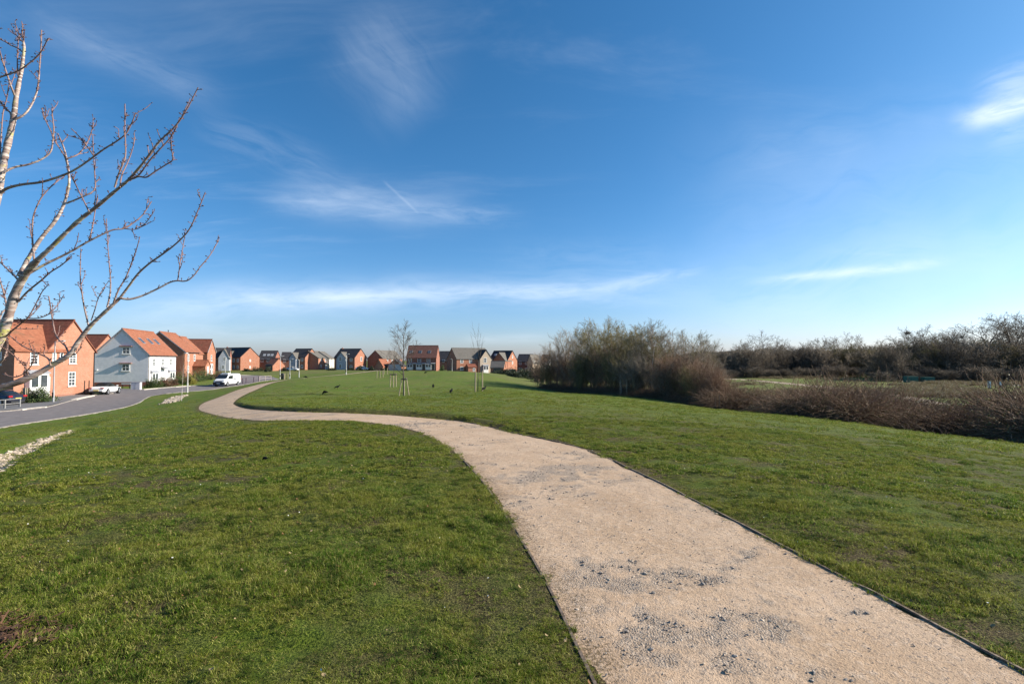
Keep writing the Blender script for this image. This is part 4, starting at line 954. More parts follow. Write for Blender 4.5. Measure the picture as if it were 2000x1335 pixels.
class House:
    def __init__(s, name, label, P0, hdeg, z0, cat='house', group=None):
        s.root = empty(name, (P0[0], P0[1], z0), R(hdeg), label, cat, group); s.n = 0; s.bodies = {}
    def body(s, key, x0, y0, W, D, he, rise, axis, wall, roof, ext=(0, 0), gut=False, oh=.22, hip=False):
        s.n += 1; e = .004*s.n; x0 += e; y0 += e; s.bodies[key] = (x0, y0, W, D, he)
        b = MB(); zb = -.9
        if axis == 'u': b.prism([(y0, zb), (y0+D, zb), (y0+D, he), (y0+D/2, he+rise), (y0, he)], x0, x0+W, 'x')
        else: b.prism([(x0, zb), (x0+W, zb), (x0+W, he), (x0+W/2, he+rise), (x0, he)], y0, y0+D, 'y')
        b.build('wall', wall, s.root)
        span = D if axis == 'u' else W; p0 = y0 if axis == 'u' else x0; sl = rise/(span/2); a0, a1 = (x0, x0+W) if axis == 'u' else (y0, y0+D); a0 -= .14+ext[0]; a1 += .14+ext[1]
        t = .16; L = p0-oh; Rr = p0+span+oh; ze = he-oh*sl+.02; zr = he+rise+.02; mid = p0+span/2
        r = MB(); r.prism([(L, ze), (mid, zr), (Rr, ze), (Rr, ze+t), (mid, zr+t), (L, ze+t)], a0, a1, 'x' if axis == 'u' else 'y')
        ro = r.build('roof', roof, s.root)
        rg = MB(); rg.prism([(mid-.13, zr+t-.06), (mid+.13, zr+t-.06), (mid+.07, zr+t+.07), (mid-.07, zr+t+.07)], a0-.01, a1+.01, 'x' if axis == 'u' else 'y'); rg.build('ridge', roof, ro)
        if gut:
            for q in (L-.09, Rr-.02):
                gm = MB(); gm.prism([(q, ze-.04), (q+.11, ze-.04), (q+.11, ze+.07), (q, ze+.07)], a0, a1, 'x' if axis == 'u' else 'y'); gm.build('gutter', M['black'], s.root)
            for a_ in (a0-.03, a1+.004):
                vb = MB(); vb.prism([(L, ze-.05), (mid, zr-.05), (Rr, ze-.05), (Rr, ze+t+.02), (mid, zr+t+.02), (L, ze+t+.02)], a_, a_+.028, 'x' if axis == 'u' else 'y'); vb.build('bargeboard', M['lead'], s.root)
    def face(s, key, f):
        x0, y0, W, D, he = s.bodies[key]
        return {'front': ((x0, y0), (1, 0), 0), 'right': ((x0+W, y0), (0, 1), math.pi/2), 'back': ((x0+W, y0+D), (-1, 0), math.pi), 'left': ((x0, y0+D), (0, -1), -math.pi/2)}[f]
    def window(s, key, f, a, z, w, h, cols=2, rows=4, sill=True):
        (ox, oy), (sx, sy), rz = s.face(key, f); fr, pa, si = win_meshes(w, h, cols, rows)
        o = mobj('window', fr, s.root, (ox+sx*a, oy+sy*a, z), rz); mobj('pane', pa, o)
        if sill: mobj('sill', si, o)
        return o
    def panel(s, name, key, f, a, z, w, h, d, mat, parent=None, zoff=0.0):
        (ox, oy), (sx, sy), rz = s.face(key, f); b = MB(); b.box(-w/2, -d, 0, w/2, -.002-zoff, h)
        return b.build(name, mat, parent or s.root, (ox+sx*a, oy+sy*a, z), rz)
    def door(s, key, f, a, z, w=1.0, h=2.1, mat=None, canopy=True):
        d = s.panel('door', key, f, a, z, w, h, .05, mat or M['door_white'])
        b = MB(); b.box(-w/2-.09, -.08, 0, -w/2-.002, -.003, h+.09); b.box(w/2+.002, -.08, 0, w/2+.09, -.003, h+.09); b.box(-w/2-.002, -.08, h+.002, w/2+.002, -.003, h+.09); b.build('door_frame', M['upvc'], d)
        hb = MB(); hb.cyl((w*.34, -.09, h*.48), (w*.34, -.05, h*.48), .03); hb.build('handle', M['lead'], d)
        if canopy:
            c = MB(); c.prism([(-.85, h+.25), (-.002, h+.55), (-.002, h+.40), (-.85, h+.15)], -w*.8, w*.8, 'x')
            (ox, oy), (sx, sy), rz = s.face(key, f); c.build('canopy', M['lead'], s.root, (ox+sx*a, oy+sy*a, z), rz)
        return d
    def bay(s, key, f, a, z, w, h, depth=.55):
        (ox, oy), (sx, sy), rz = s.face(key, f); b = MB(); b.box(-w/2, -depth, -z if z < 1.2 else -.3, w/2, -.003, h); o = b.build('bay', M['upvc'], s.root, (ox+sx*a, oy+sy*a, z), rz)
        t = MB(); t.prism([(-depth-.12, h+.01), (-.004, h+.01), (-.004, h+.42), (-depth-.12, h+.10)], -w/2-.12, w/2+.12, 'x'); t.build('bay_roof', M['lead'], o)
        for k in (-1, 1): p = MB(); p.box(k*w*.24-w*.17, -depth-.02, .35, k*w*.24+w*.17, -depth-.002, h-.15); p.build('pane', M['glass'], o)
        return o
    def chimney(s, x, y, z, h=1.1):
        b = MB(); b.box(x-.3, y-.3, z, x+.3, y+.3, z+h); b.box(x-.36, y-.36, z+h-.16, x+.36, y+.36, z+h-.05); b.cyl((x, y, z+h), (x, y, z+h+.28), .11, .09); b.build('chimney', M['brick_red'], s.root)
    def flue(s, x, y, z):
        b = MB(); b.cyl((x, y, z-.4), (x, y, z+.45), .07); b.cyl((x, y, z+.4), (x, y, z+.5), .13); b.build('roof_vent', M['black'], s.root)
    def skylight(s, key, axis_pos, along, rise, side='right', w=.8, h=1.2, mat=None):
        """roof light on the slope facing `side` of a body with ridge along v"""
        x0, y0, W, D, he = s.bodies[key]
        if side == 'right': sl = rise/(W/2); cx = x0+W-axis_pos; z = he+axis_pos*sl+.2; ang = math.atan(sl); b = MB(); b.box(-h/2, -w/2, -.02, h/2, w/2, .07); b.box(-h/2+.07, -w/2+.07, .07, h/2-.07, w/2-.07, .078, 1); o = b.build('skylight', [M['lead'], mat or M['solar']], s.root); o.location = (cx, y0+along, z+.0); o.rotation_euler = (0, ang, 0)
        else: sl = rise/(D/2); cy = y0+axis_pos; z = he+axis_pos*sl+.2; ang = math.atan(sl); b = MB(); b.box(-w/2, -h/2, -.02, w/2, h/2, .07); b.box(-w/2+.07, -h/2+.07, .07, w/2-.07, h/2-.07, .078, 1); o = b.build('skylight', [M['lead'], mat or M['solar']], s.root); o.location = (x0+along, cy, z); o.rotation_euler = (ang, 0, 0)
        return o

# the orange brick house by the near bend
h = House('brick_house', 'orange brick house with small front wing and ribbed brown roof beside the dark parked car', (-51, 52.5), 90, -2.6)
h.body('wing', 0, 0, 3.72, 6.0, 5.30, 2.75, 'u', M['brick_orange'], M['tile_red'], (0, 2.6), gut=False)
h.body('main', 3.70, 0, 6.4, 12, 5.30, 3.45, 'v', M['brick_orange'], M['tile_brown'], gut=False)
h.window('wing', 'front', 2.15, 3.75, .95, 1.45); h.bay('wing', 'front', 2.3, 1.05, 2.2, 1.75); h.door('wing', 'front', 3.95-.4, .25, .85, 2.1, canopy=False)
h.window('main', 'front', .85, 4.15, .45, .95, 1, 2); h.window('main', 'front', 1.75, 4.15, .45, .95, 1, 2)
h.window('main', 'front', 3.25, 3.85, .95, 1.25); h.window('main', 'front', 3.2, 1.25, .95, 1.65)
for q in (5.0, 5.65):
    h.panel('meter_pipe', 'main', 'front', q, .3, .07, 1.5, .06, M['black'])
h.panel('downpipe', 'main', 'front', 6.3, 0, .08, 5.2, .08, M['black']); h.panel('string_course', 'main', 'front', 3.2, .28, 6.35, .09, .03, M['brick_red'])
h.window('wing', 'left', 1.6, 3.75, 1.0, 1.35); h.window('wing', 'left', 4.2, 3.75, 1.0, 1.35); h.flue(-0.1+3.8+2, 6.5, 8.35)
# red-roofed house glimpsed behind
h = House('brick_house', 'red-roofed house glimpsed between the orange brick house and the white rendered house', (-84, 87), 0, -2.7)
h.body('main', 0, 0, 12.5, 7, 5.4, 3.3, 'u', M['brick_orange'], M['tile_brown']); h.window('main', 'front', 9, 3.6, 1, 1.3); h.window('main', 'front', 9, 1.0, 1, 1.3)
# the white rendered house
h = House('rendered_house', 'white rendered house with three roof windows in its red tiled roof', (-65.5, 80.3), 13, -2.75)
h.body('main', 0, 0, 7.5, 10.6, 5.3, 3.95, 'v', M['render_white'], M['tile_red'], gut=True)
b = MB(); b.box(-.03, -.04, -.9, 7.56, 10.66, .92); b.build('plinth', M['brick_red'], h.root)
for z in (5.35, 2.65):
    h.window('main', 'front', 4.35, z, 1.15, 1.15, 2, 2); h.panel('window_hood', 'main', 'front', 4.35, z+1.2, 1.7, .12, .35, M['brick_red'])
for a in (1.9, 5.2, 8.4): h.window('main', 'right', a, 3.45, .95, 1.25, 2, 4); h.panel('lintel', 'main', 'right', a, 3.12, 1.2, .07, .05, M['lead'])
h.door('main', 'right', 5.2, .75, 1.0, 2.0)
for a in (1.9, 8.5): h.bay('main', 'right', a, .9, 2.2, 1.45, .3)
for a in (2.2, 5.1, 7.6): h.skylight('main', 1.95, a, 3.95, 'right', .85, 1.25)
h.panel('downpipe', 'main', 'right', .1, .9, .08, 4.3, .08, M['black'])
b = MB(); b.box(-.12, -.25, 0, .12, 0, .12); b.build('wall_lamp', M['upvc'], h.root, (.45, -.02, 2.8))
# brick house behind it, with a porch
h = House('brick_house', 'tall orange brick house with a lean-to porch behind the white rendered house', (-75.4, 101.9), 13, -1.8)
h.body('main', 0, 0, 9.2, 7.6, 5.15, 3.9, 'v', M['brick_mid'], M['tile_red'], gut=True); h.body('porch', 9.0, 4.3, 2.6, 3.0, 2.2, 1.1, 'u', M['brick_mid'], M['tile_red'])
h.body('link', 2.0, 7.4, 7.0, 3.4, 4.9, 3.5, 'v', M['brick_mid'], M['tile_red'])
for a in (1.8, 5.2): h.window('main', 'right', a, 3.3, 1.0, 1.35)
h.window('main', 'right', 1.8, .9, 1.0, 1.35); h.door('porch', 'right', 1.5, .0, .9, 2.0, canopy=False); h.flue(4.6, 4, 9.2)
# house with french windows
h = House('brick_house', 'narrow brick house with white french windows in its sunlit gable end by the shrubs', (-78.97, 115.97), 13, -1.75)
h.body('main', 0, 0, 9, 5.6, 5.25, 2.9, 'u', M['brick_mid'], M['tile_brown'], gut=True); h.window('main', 'right', 2.7, 3.2, 1.0, 1.35); h.panel('french_window', 'main', 'right', 2.7, 0, 2.3, 2.5, .05, M['upvc'])
for q in (2.15, 3.25):
    for zz in (.3, 1.35): h.panel('pane', 'main', 'right', q, zz, .6, .85, .06, M['glass'], zoff=.05)

# far rows: solved from corner bearings so that each keeps its real size
def far_house(name, label, pxL, pxC, pxR, ye, yr, wall, roof, Y=190, base=722, L=8.0, axis='u', mirror=False, W=None, gut=False):
    def P(px, Y_): return np.array([(px-1000)/1000*Y_, Y_])
    C = P(pxC, Y); best = None
    for hd in np.arange(-75, 75.1, .5):
        v = np.array([-math.sin(R(hd)), math.cos(R(hd))]); q = C+L*v; e = abs(1000+1000*q[0]/q[1]-(pxL if mirror else pxR))
        if best is None or e < best[0]: best = (e, hd)
    hd = best[1]; u = np.array([math.cos(R(hd)), math.sin(R(hd))])
    if W is None:
        W = 20
        for w_ in np.arange(2, 22, .1):
            q = C+u*w_ if mirror else C-u*w_
            if (mirror and 1000+1000*q[0]/q[1] >= pxR) or (not mirror and 1000+1000*q[0]/q[1] <= pxL): W = w_; break
    P0 = C if mirror else C-u*W
    def Z(py): return EYE+ray(pxC, py)[2]*Y
    z0 = Z(base); he = Z(ye)-z0; rise = Z(yr)-Z(ye)
    H_ = House(name, label, P0, hd, z0, group=None); H_.body('main', 0, 0, W, L, he, rise, axis, wall, roof); H_.W = W; H_.L = L; H_.he = he; H_.rise = rise; H_.Y = Y
    H_.u = u; H_.P0 = P0
    def s_at(px):   # distance along the front for a bearing
        t = (px-1000)/1000; return float((t*P0[1]-P0[0])/(u[0]-t*u[1]))
    H_.s_at = s_at; H_.Zr = lambda py: Z(py)-z0
    return H_
def wing(H_, pa, pb, ye, ya, wall, roof, proj=1.6):
    a, b = H_.s_at(pa), H_.s_at(pb); H_.body('wing', a, -proj, b-a, proj+H_.L*.45, H_.Zr(ye), H_.Zr(ya)-H_.Zr(ye), 'v', wall, roof)
def wins(H_, key, f, items, w=1.05, h=1.25, cols=2, rows=2):
    for a, z in items: H_.window(key, f, a, z, w, h, cols, rows, False)
A = far_house('brick_house', 'dark-roofed brick house with a pale grey gabled wing at its far left', 424, 470, 507, 697, 678.5, M['brick_mid'], M['tile_dark'], base=723)
wing(A, 440, 452, 699, 686, M['render_grey'], M['tile_grey'], 2.0)
wins(A, 'main', 'front', [(A.s_at(457), 3.1), (A.s_at(465), 3.1), (A.s_at(457), .6), (A.s_at(465), .6)]); wins(A, 'main', 'right', [(4, 3.2), (4, .7)], .6, .9); wins(A, 'wing', 'front', [(1.2, 3.0)], .8, 1.2)
A = far_house('brick_house', 'dark-roofed house with a grey rendered gable beside the lamp posts', 412, 448, 453, 698, 680, M['brick_red'], M['tile_dark'], Y=182, base=723, L=6)
wing(A, 428, 449, 699, 682, M['render_grey'], M['tile_grey'], 1.2); wins(A, 'wing', 'front', [(1.5, .6), (1.9, 3.4)]); A.chimney(A.W*.8, 3.4, A.he+A.rise-.6)
A = far_house('brick_house', 'dark-roofed house with three roof windows tinted pale as glints behind the small brick garage', 504, 536, 549, 702, 685, M['brick_red'], M['tile_dark'], Y=200, base=722)
for q in (513, 521, 528): A.skylight('main', 1.9, A.s_at(q), A.rise, 'front', 1.0, 1.3, M['lead'])  # pale panes: the glint off the glass is put into their colour
wins(A, 'main', 'front', [(A.s_at(512), 3.0), (A.s_at(524), 3.0)])
A = far_house('garage', 'small brick garage with a low tiled gable in front of the roof-windowed house', 519, 533, 557, 714, 700, M['brick_mid'], M['tile_maroon'], Y=178, base=722.5, L=6.5); A.root['category'] = 'garage'; A.panel('garage_door', 'main', 'front', A.W/2, 0, 2.4, 2.1, .05, M['door_dark'])
A = far_house('brick_house', 'dark-roofed house half hidden between the small garage and the grey gabled house', 549, 566, 571, 703, 688, M['brick_red'], M['tile_dark'], Y=206, base=722); wins(A, 'main', 'front', [(A.s_at(556), 3.0)])
A = far_house('brick_house', 'brick house with arched white paired windows in its sunlit gable left of the grey-roofed terrace', 565, 596, 622, 697.5, 681, M['brick_mid'], M['tile_dark'])
wing(A, 570, 583, 699, 689, M['render_grey'], M['tile_grey'], 1.5); wins(A, 'main', 'right', [(3.2, 3.2), (5.0, 3.2)], 1.2, 1.5); A.window('main', 'right', 4.1, .2, 1.6, 1.8, 2, 2, False); wins(A, 'wing', 'front', [(1.2, 3.1), (1.2, .5)]); wins(A, 'main', 'front', [(A.s_at(590), 3.1), (A.s_at(590), .6)])
A = far_house('terraced_house', 'orange brick terrace with low grey roof and a white door', 606, 622, 643, 699, 685.5, M['brick_orange'], M['tile_grey'], Y=192, L=9.5, axis='v', W=8)
wins(A, 'main', 'right', [(2.3, 3.1), (6.2, 3.1), (2.3, .8)]); A.door('main', 'right', 6.4, 0, 1.1, 2.2); 
A = far_house('terraced_house', 'cream rendered end house with low grey roof', 628, 643.4, 653, 700, 687, M['render_cream'], M['tile_grey'], Y=199, L=5.0, axis='v', W=8, base=722); wins(A, 'main', 'right', [(2.4, 3.0), (2.4, .5)], 1.0, 1.5)
A = far_house('brick_house', 'dark-roofed brick house with a tall grey rendered bay above the far end of the path', 653, 693, 716, 698, 681, M['brick_mid'], M['tile_dark'])
wing(A, 661, 679, 699, 688, M['render_grey'], M['tile_grey'], 1.2); wins(A, 'main', 'right', [(4.3, 3.2)], 1.2, 1.6); wins(A, 'wing', 'front', [(1.7, 3.3), (1.7, .5)], 1.2, 1.6); wins(A, 'main', 'front', [(A.s_at(686), 3.1), (A.s_at(686), .5)]); A.chimney(.8, 4, A.he+A.rise-.5, .9)
A = far_house('brick_house', 'long grey-roofed brick house with a shaded gable end behind the red-roofed garage', 718, 748, 786, 700, 684.5, M['brick_red'], M['tile_grey'], Y=196, L=15, axis='v'); wins(A, 'main', 'right', [(3.2, 3.2), (6.8, 3.2)])
A = far_house('garage', 'garage with a sloping red tiled roof at the end of the path', 732, 748, 762, 715, 702, M['brick_mid'], M['tile_red'], Y=172, L=7, axis='v', base=723); A.root['category'] = 'garage'; A.panel('garage_door', 'main', 'right', 3.5, 0, 3, 2.0, .05, M['door_dark'])
A = far_house('garage', 'dark-roofed garage with pale doors left of the long red terrace', 757, 785, 793, 715, 702, M['brick_mid'], M['tile_dark'], Y=174, L=7, axis='v', base=723); A.root['category'] = 'garage'
for q in (.3, .72): A.panel('garage_door', 'main', 'front', A.W*q, 0, 2.3, 2.05, .05, M['render_grey'])
A = far_house('terraced_house', 'long dark brick terrace with brown roof and a row of small roof windows', 794, 852, 859, 698.5, 674.5, M['brick_red'], M['tile_maroon'], Y=186, L=9)
for q in (801, 819, 837):
    A.skylight('main', 2.0, A.s_at(q), A.rise, 'front', 1.1, 1.3, M['solar']); wins(A, 'main', 'front', [(A.s_at(q), 2.6)], 1.25, 1.7); A.bay('main', 'front', A.s_at(q), .7, 2.0, 1.3, .5)
for q in (810, 828, 846): A.door('main', 'front', A.s_at(q), 0, 1.0, 2.05, M['door_dark'])
A = far_house('brick_house', 'dark-roofed house set back in the gap right of the long terrace', 856, 878, 884, 705, 686, M['brick_red'], M['tile_dark'], Y=222, base=721); wins(A, 'main', 'front', [(A.s_at(866), 3.0)])
# big grey-roofed house with the beige gable
A = far_house('stone_gabled_house', 'grey-roofed brick house with a pale beige stone gable behind the upright young tree', 873, 892, 957, 700.5, 679.5, M['brick_mid'], M['tile_grey'], Y=172, base=728.5, mirror=True)
wing(A, 934, 957.5, 701, 683, M['stone_beige'], M['tile_dark'], 1.4); wins(A, 'main', 'front', [(A.s_at(902), 3.4), (A.s_at(919), 3.4), (A.s_at(902), .9)], 1.1, 1.3)
wins(A, 'wing', 'front', [(2.0, 3.5)], 1.1, 1.7); A.bay('wing', 'front', 2.0, .8, 1.9, 1.6, .6)
a_, b_ = A.s_at(909), A.s_at(925); A.body('porch', a_, -2.2, b_-a_, 2.1, 2.1, .8, 'u', M['brick_mid'], M['tile_brown']); wins(A, 'porch', 'front', [((b_-a_)*.7, .6)], .9, 1.1)
A = far_house('garage', 'low brick garage with an olive brown roof right of the beige gable', 958, 984, 987, 718, 705.5, M['brick_mid'], M['tile_grey'], Y=168, L=6, base=728.5); A.root['category'] = 'garage'; A.panel('garage_door', 'main', 'front', A.W/2, 0, 2.4, 2.0, .05, M['door_dark'])
A = far_house('brick_house', 'dark-roofed brick house with a small front gable left of the thicket', 955, 991, 1010, 703.5, 685, M['brick_mid'], M['tile_dark'], Y=180, base=728)
wing(A, 967, 990.5, 704, 689, M['brick_mid'], M['tile_grey'], 1.6); wins(A, 'main', 'right', [(4.1, 5.2), (4.1, 3.0)], .8, 1.0); A.skylight('main', 2.2, A.s_at(962), A.rise, 'front', .9, 1.2, M['lead'])
A = far_house('brick_house', 'dark brick house with a dark roof and four white windows close to the thicket', 1009, 1036, 1045, 706.5, 692, M['brick_red'], M['tile_dark'], Y=196, base=727)
for q in (1016, 1028): wins(A, 'main', 'front', [(A.s_at(q), 3.0), (A.s_at(q), .6)])
A = far_house('stone_house', 'beige stone house with a grey roof half hidden by the thicket', 1030, 1040, 1056, 707, 693, M['stone_beige'], M['tile_grey'], Y=190, base=727.5, L=8, axis='v'); wins(A, 'main', 'right', [(2.5, 3.0), (5.6, 3.0)])
A = far_house('rendered_house', 'white-ended dark house seen through the left end of the thicket', 1056, 1071, 1078, 706, 693, M['render_white'], M['tile_maroon'], Y=198, base=727); wins(A, 'main', 'front', [(A.s_at(1063), 3.0)])

# ------------------------------------------------------------------ leafy shrubs and hedges
M['leaf_green'] = mat_leafy('evergreen_leaves', [(0.045, 0.075, 0.022), (0.075, 0.11, 0.035), (0.14, 0.17, 0.07), (0.03, 0.045, 0.02)], .15, 1.5, .6, .15)
M['leaf_brown'] = mat_leafy('brown_leaves', [(0.10, 0.055, 0.035), (0.15, 0.085, 0.05), (0.19, 0.13, 0.07), (0.06, 0.035, 0.03)], .15, 1.5)
M['leaf_yellow'] = mat_leafy('yellow_leaves', [(0.20, 0.19, 0.035), (0.28, 0.25, 0.05), (0.34, 0.30, 0.08), (0.10, 0.12, 0.03)], .2, 1.5)
M['leaf_dark'] = mat_leafy('dark_leaves', [(0.020, 0.032, 0.016), (0.035, 0.048, 0.022), (0.06, 0.07, 0.03), (0.03, 0.025, 0.018)], .1, 1.5)
def leaf_bush(name, n, rx, ry, rz, mat, seed, size=.06):
    rng = np.random.RandomState(seed); d = rng.normal(0, 1, (n, 3)); d /= np.linalg.norm(d, axis=1)[:, None]; d[:, 2] = np.abs(d[:, 2])
    lump = 0.75+.35*np.sin(d[:, 0]*5+seed)*np.cos(d[:, 1]*4+seed*2)+.15*np.sin(d[:, 2]*9); r = rng.rand(n)**.35*lump
    c = d*r[:, None]*np.array([rx, ry, rz]); c[:, 2] += .02; a = rng.normal(0, 1, (n, 3)); a /= np.linalg.norm(a, axis=1)[:, None]; b = np.cross(a, rng.normal(0, 1, (n, 3))); b /= np.linalg.norm(b, axis=1)[:, None]
    s = size*rng.uniform(.6, 1.4, n)[:, None]; V = np.stack([c-a*s, c+b*s*.6, c+a*s, c-b*s*.6], 1).reshape(-1, 3)
    return fast_mesh(name, V, [np.arange(n*4).reshape(-1, 4)], [mat])
def bush(px, Y, w, hgt, mat, label, seed, n=2500, name='shrub', cat='shrub', group=None, d=None, size=.06):
    x = (px-1000)/1000*Y; z = float(H0(np.array([x]), np.array([float(Y)]))[0]); o = empty(name, (x, Y, z), seed*.7, label, cat, group)
    mobj('foliage', leaf_bush('foliage', n, w/2, (d or w)/2, hgt*.95, mat, seed, size), o)
    rng = np.random.RandomState(seed); L = []
    for i in range(9):
        a = rng.rand()*6.28; t = rng.uniform(.2, .5); L.append((np.array([[0, 0, -.2], [w*t*.4*math.cos(a), (d or w)*t*.4*math.sin(a), hgt*.35], [w*t*.8*math.cos(a), (d or w)*t*.8*math.sin(a), hgt*.75]]), np.array([.03, .02, .008])))
    mobj('stem', tubes_mesh('stem', L, M['bark_dark'], 4), o); return o
G1 = 'garden shrubs along the fronts of the houses by the road'
for i, (px, Y, w, hh, mt, lb) in enumerate([
    (296, 79.5, 2.2, 1.5, 'leaf_green', 'dark green shrub at the corner of the white rendered house'),
    (309, 80, 2.6, 1.8, 'leaf_green', 'light green shrub in front of the white house bay'),
    (324, 81, 2.6, 1.8, 'leaf_brown', 'brown shrub left of the white house door'),
    (339, 83, 2.0, 1.3, 'leaf_brown', 'low brown shrub at the far corner of the white house'),
    (350, 86, 3.0, 2.1, 'leaf_green', 'rounded green shrub between the white house and the lamp post'),
    (367, 88, 3.0, 2.3, 'leaf_brown', 'tall brown shrub behind the lamp post'),
    (376, 86, 1.8, 1.9, 'leaf_yellow', 'bright yellow shrub right of the lamp post'),
    (388, 92, 3.2, 2.5, 'leaf_green', 'large green shrub before the brick porch'),
    (402, 96, 3.0, 2.1, 'leaf_green', 'green shrub with pink tips below the french window'),
    (412, 98, 1.6, 1.2, 'leaf_brown', 'small dark red shrub by the french window'),
    (428, 104, 3.2, 2.0, 'leaf_brown', 'brown shrub behind the white van')]): bush(px, Y, w, hh, M[mt], lb, i+1, group=G1)
for i, (px, w) in enumerate(((52, 2.2), (66, 2.6), (82, 2.8))): bush(px, 51.2-.2*i, w, 1.45+.1*i, M['leaf_green' if i != 1 else 'leaf_brown'], ['clipped hedge shrub nearest the dark parked car', 'brownish hedge shrub in the middle of the hedge by the orange brick house', 'rounded green hedge shrub nearest the lamp post of the orange brick house'][i], 30+i, 3000, group='hedge shrubs in front of the orange brick house')
G2 = 'dark hedges and shrubs along the far row of houses'
for i, (px, Y, w, hh, lb) in enumerate([(482, 176, 3, 1.0, 'low dark hedge below the gable beside the garage'), (503, 176, 7, 1.6, 'dark hedge between the gabled house and the small garage'), (524, 170, 6, 1.9, 'dark hedge in front of the small brick garage'), (556, 176, 5, 1.4, 'dark hedge right of the small brick garage'),
    (648, 178, 3.5, 1.0, 'low dark hedge in front of the cream house'), (686, 178, 3, .9, 'low dark hedge below the tall grey bay'), (703, 172, 5.5, 1.7, 'dark hedge before the sunlit gable above the path end'), (726, 168, 5, 1.5, 'dark hedge by the shaded gable end'), (752, 165, 4, 1.0, 'low hedge before the red-roofed garage'),
    (790, 168, 3, .9, 'small dark hedge left of the long terrace'), (864, 165, 3.4, 2.6, 'bright green conical shrub right of the long terrace'), (880, 165, 4, 1.2, 'low dark hedge by the brick end wall'), (976, 150, 8, 1.3, 'dark clipped hedge beyond the crest below the low garage'), (1003, 140, 9, 1.6, 'dark clipped hedge beyond the crest left of the thicket'), (1040, 120, 8, 2.2, 'dark hedge running into the thicket'),
    (1020, 150, 7, 2.0, 'dark hedge below the four-windowed house'), (990, 128, 10, 1.7, 'long dark hedge under the dark-roofed house with the small gable'), (1015, 116, 10, 2.1, 'wide dark bush beyond the crest, farther from the thicket'), (1036, 100, 9, 2.4, 'wide dark bush beyond the crest, nearer the thicket'), (1053, 86, 7, 2.8, 'dark bush touching the house end of the thicket'), (1003, 104, 8, 1.2, 'low dark bush in the dip right of the beige gable')]): bush(px, Y, w, hh, M['leaf_dark' if i != 10 else 'leaf_green'], lb, 50+i, 1800, name='hedge' if i != 10 else 'shrub', cat='hedge' if i != 10 else 'shrub', group=G2 if i != 10 else None, d=2.2, size=.11)

# ------------------------------------------------------------------ vehicles
M['car_white'] = simple('white_car_paint', (0.78, 0.77, 0.76), (0.70, 0.69, 0.68), 2, .22, .6)
M['car_navy'] = simple('dark_navy_paint', (0.012, 0.014, 0.028), (0.018, 0.02, 0.035), 2, .18, .8)
M['car_glass'] = plain('car_glass', (0.015, 0.02, 0.022), .06, .9)
M['fabric'] = plain('black_hood_fabric', (0.012, 0.014, 0.016), .8, .2)
M['tyre'] = plain('tyre_rubber', (0.018, 0.018, 0.02), .85, .2)
M['rim'] = plain('alloy', (0.45, 0.45, 0.47), .3, .6, .7)
M['tail'] = plain('red_lamp', (0.35, 0.015, 0.02), .2, .6)
M['headl'] = plain('clear_lamp', (0.55, 0.58, 0.60), .12, .8)
M['plate_y'] = plain('yellow_plate', (0.65, 0.48, 0.05), .5)
M['plate_w'] = plain('white_plate', (0.7, 0.7, 0.68), .5)
def loft(stations, prof, mats, name, parent=None, mfn=None):
    """stations: (x, half width, z bottom, z top); prof: (y 0..1, z 0..1) half outline, mirrored"""
    full = [(y, z) for y, z in prof]+[(-y, z) for y, z in prof[::-1]]; n = len(full); V = []; F = []
    for (x, w, zb, zt) in stations: V += [(x, y*w, zb+(zt-zb)*z) for y, z in full]
    for i in range(len(stations)-1):
        for j in range(n): F.append((i*n+j, i*n+(j+1) % n, (i+1)*n+(j+1) % n, (i+1)*n+j))
    F.append(tuple(range(n))[::-1]); F.append(tuple(range((len(stations)-1)*n, len(stations)*n)))
    b = MB(); b.add(V, F); o = b.build(name, mats, parent, smooth=True); o.modifiers.new('sub', 'SUBSURF').levels = 2; o.modifiers['sub'].render_levels = 2; return o
def wheels(root, xs, w, r, rim=None, paint=None):
    tb = MB(); tb.cyl((0, -.11, 0), (0, .11, 0), r, n=24); tm = tb.mesh('tyre', M['tyre'], False)
    rb = MB(); rb.cyl((0, -.125, 0), (0, .125, 0), r*.66, n=20)
    for k in range(5): a = k*1.2566; rb.box(-.02, -.13, 0, .02, .13, r*.01)
    rm = rb.mesh('rim', rim or M['rim'])
    ab = MB(); ab.cyl((0, -.10, 0), (0, .10, 0), r*1.17, n=24); am = ab.mesh('wheel_arch', M['black'])
    for x in xs:
        for s in (-1, 1):
            t = mobj('wheel', tm, root, (x, s*(w-.10), r)); mobj('rim', rm, t)
            mobj('wheel_arch', am, root, (x, s*(w-.115), r*1.02))
def bx(root, name, mat, x0, y0, z0, x1, y1, z1, bev=.02):
    b = MB(); b.box(x0, y0, z0, x1, y1, z1); o = b.build(name, mat, root); return bevel(o, bev) if bev else o
PROF = [(0.0, 0.0), (.80, 0.0), (.96, .12), (1.0, .40), (.98, .66), (.90, .90), (.72, 1.0), (0.0, 1.0)]
CAB = [(0.0, 0.0), (1.0, 0.0), (.96, .30), (.86, .70), (.74, .93), (.5, 1.0), (0.0, 1.0)]
def gz(x, y): return float(H0(np.array([x]), np.array([y]))[0])
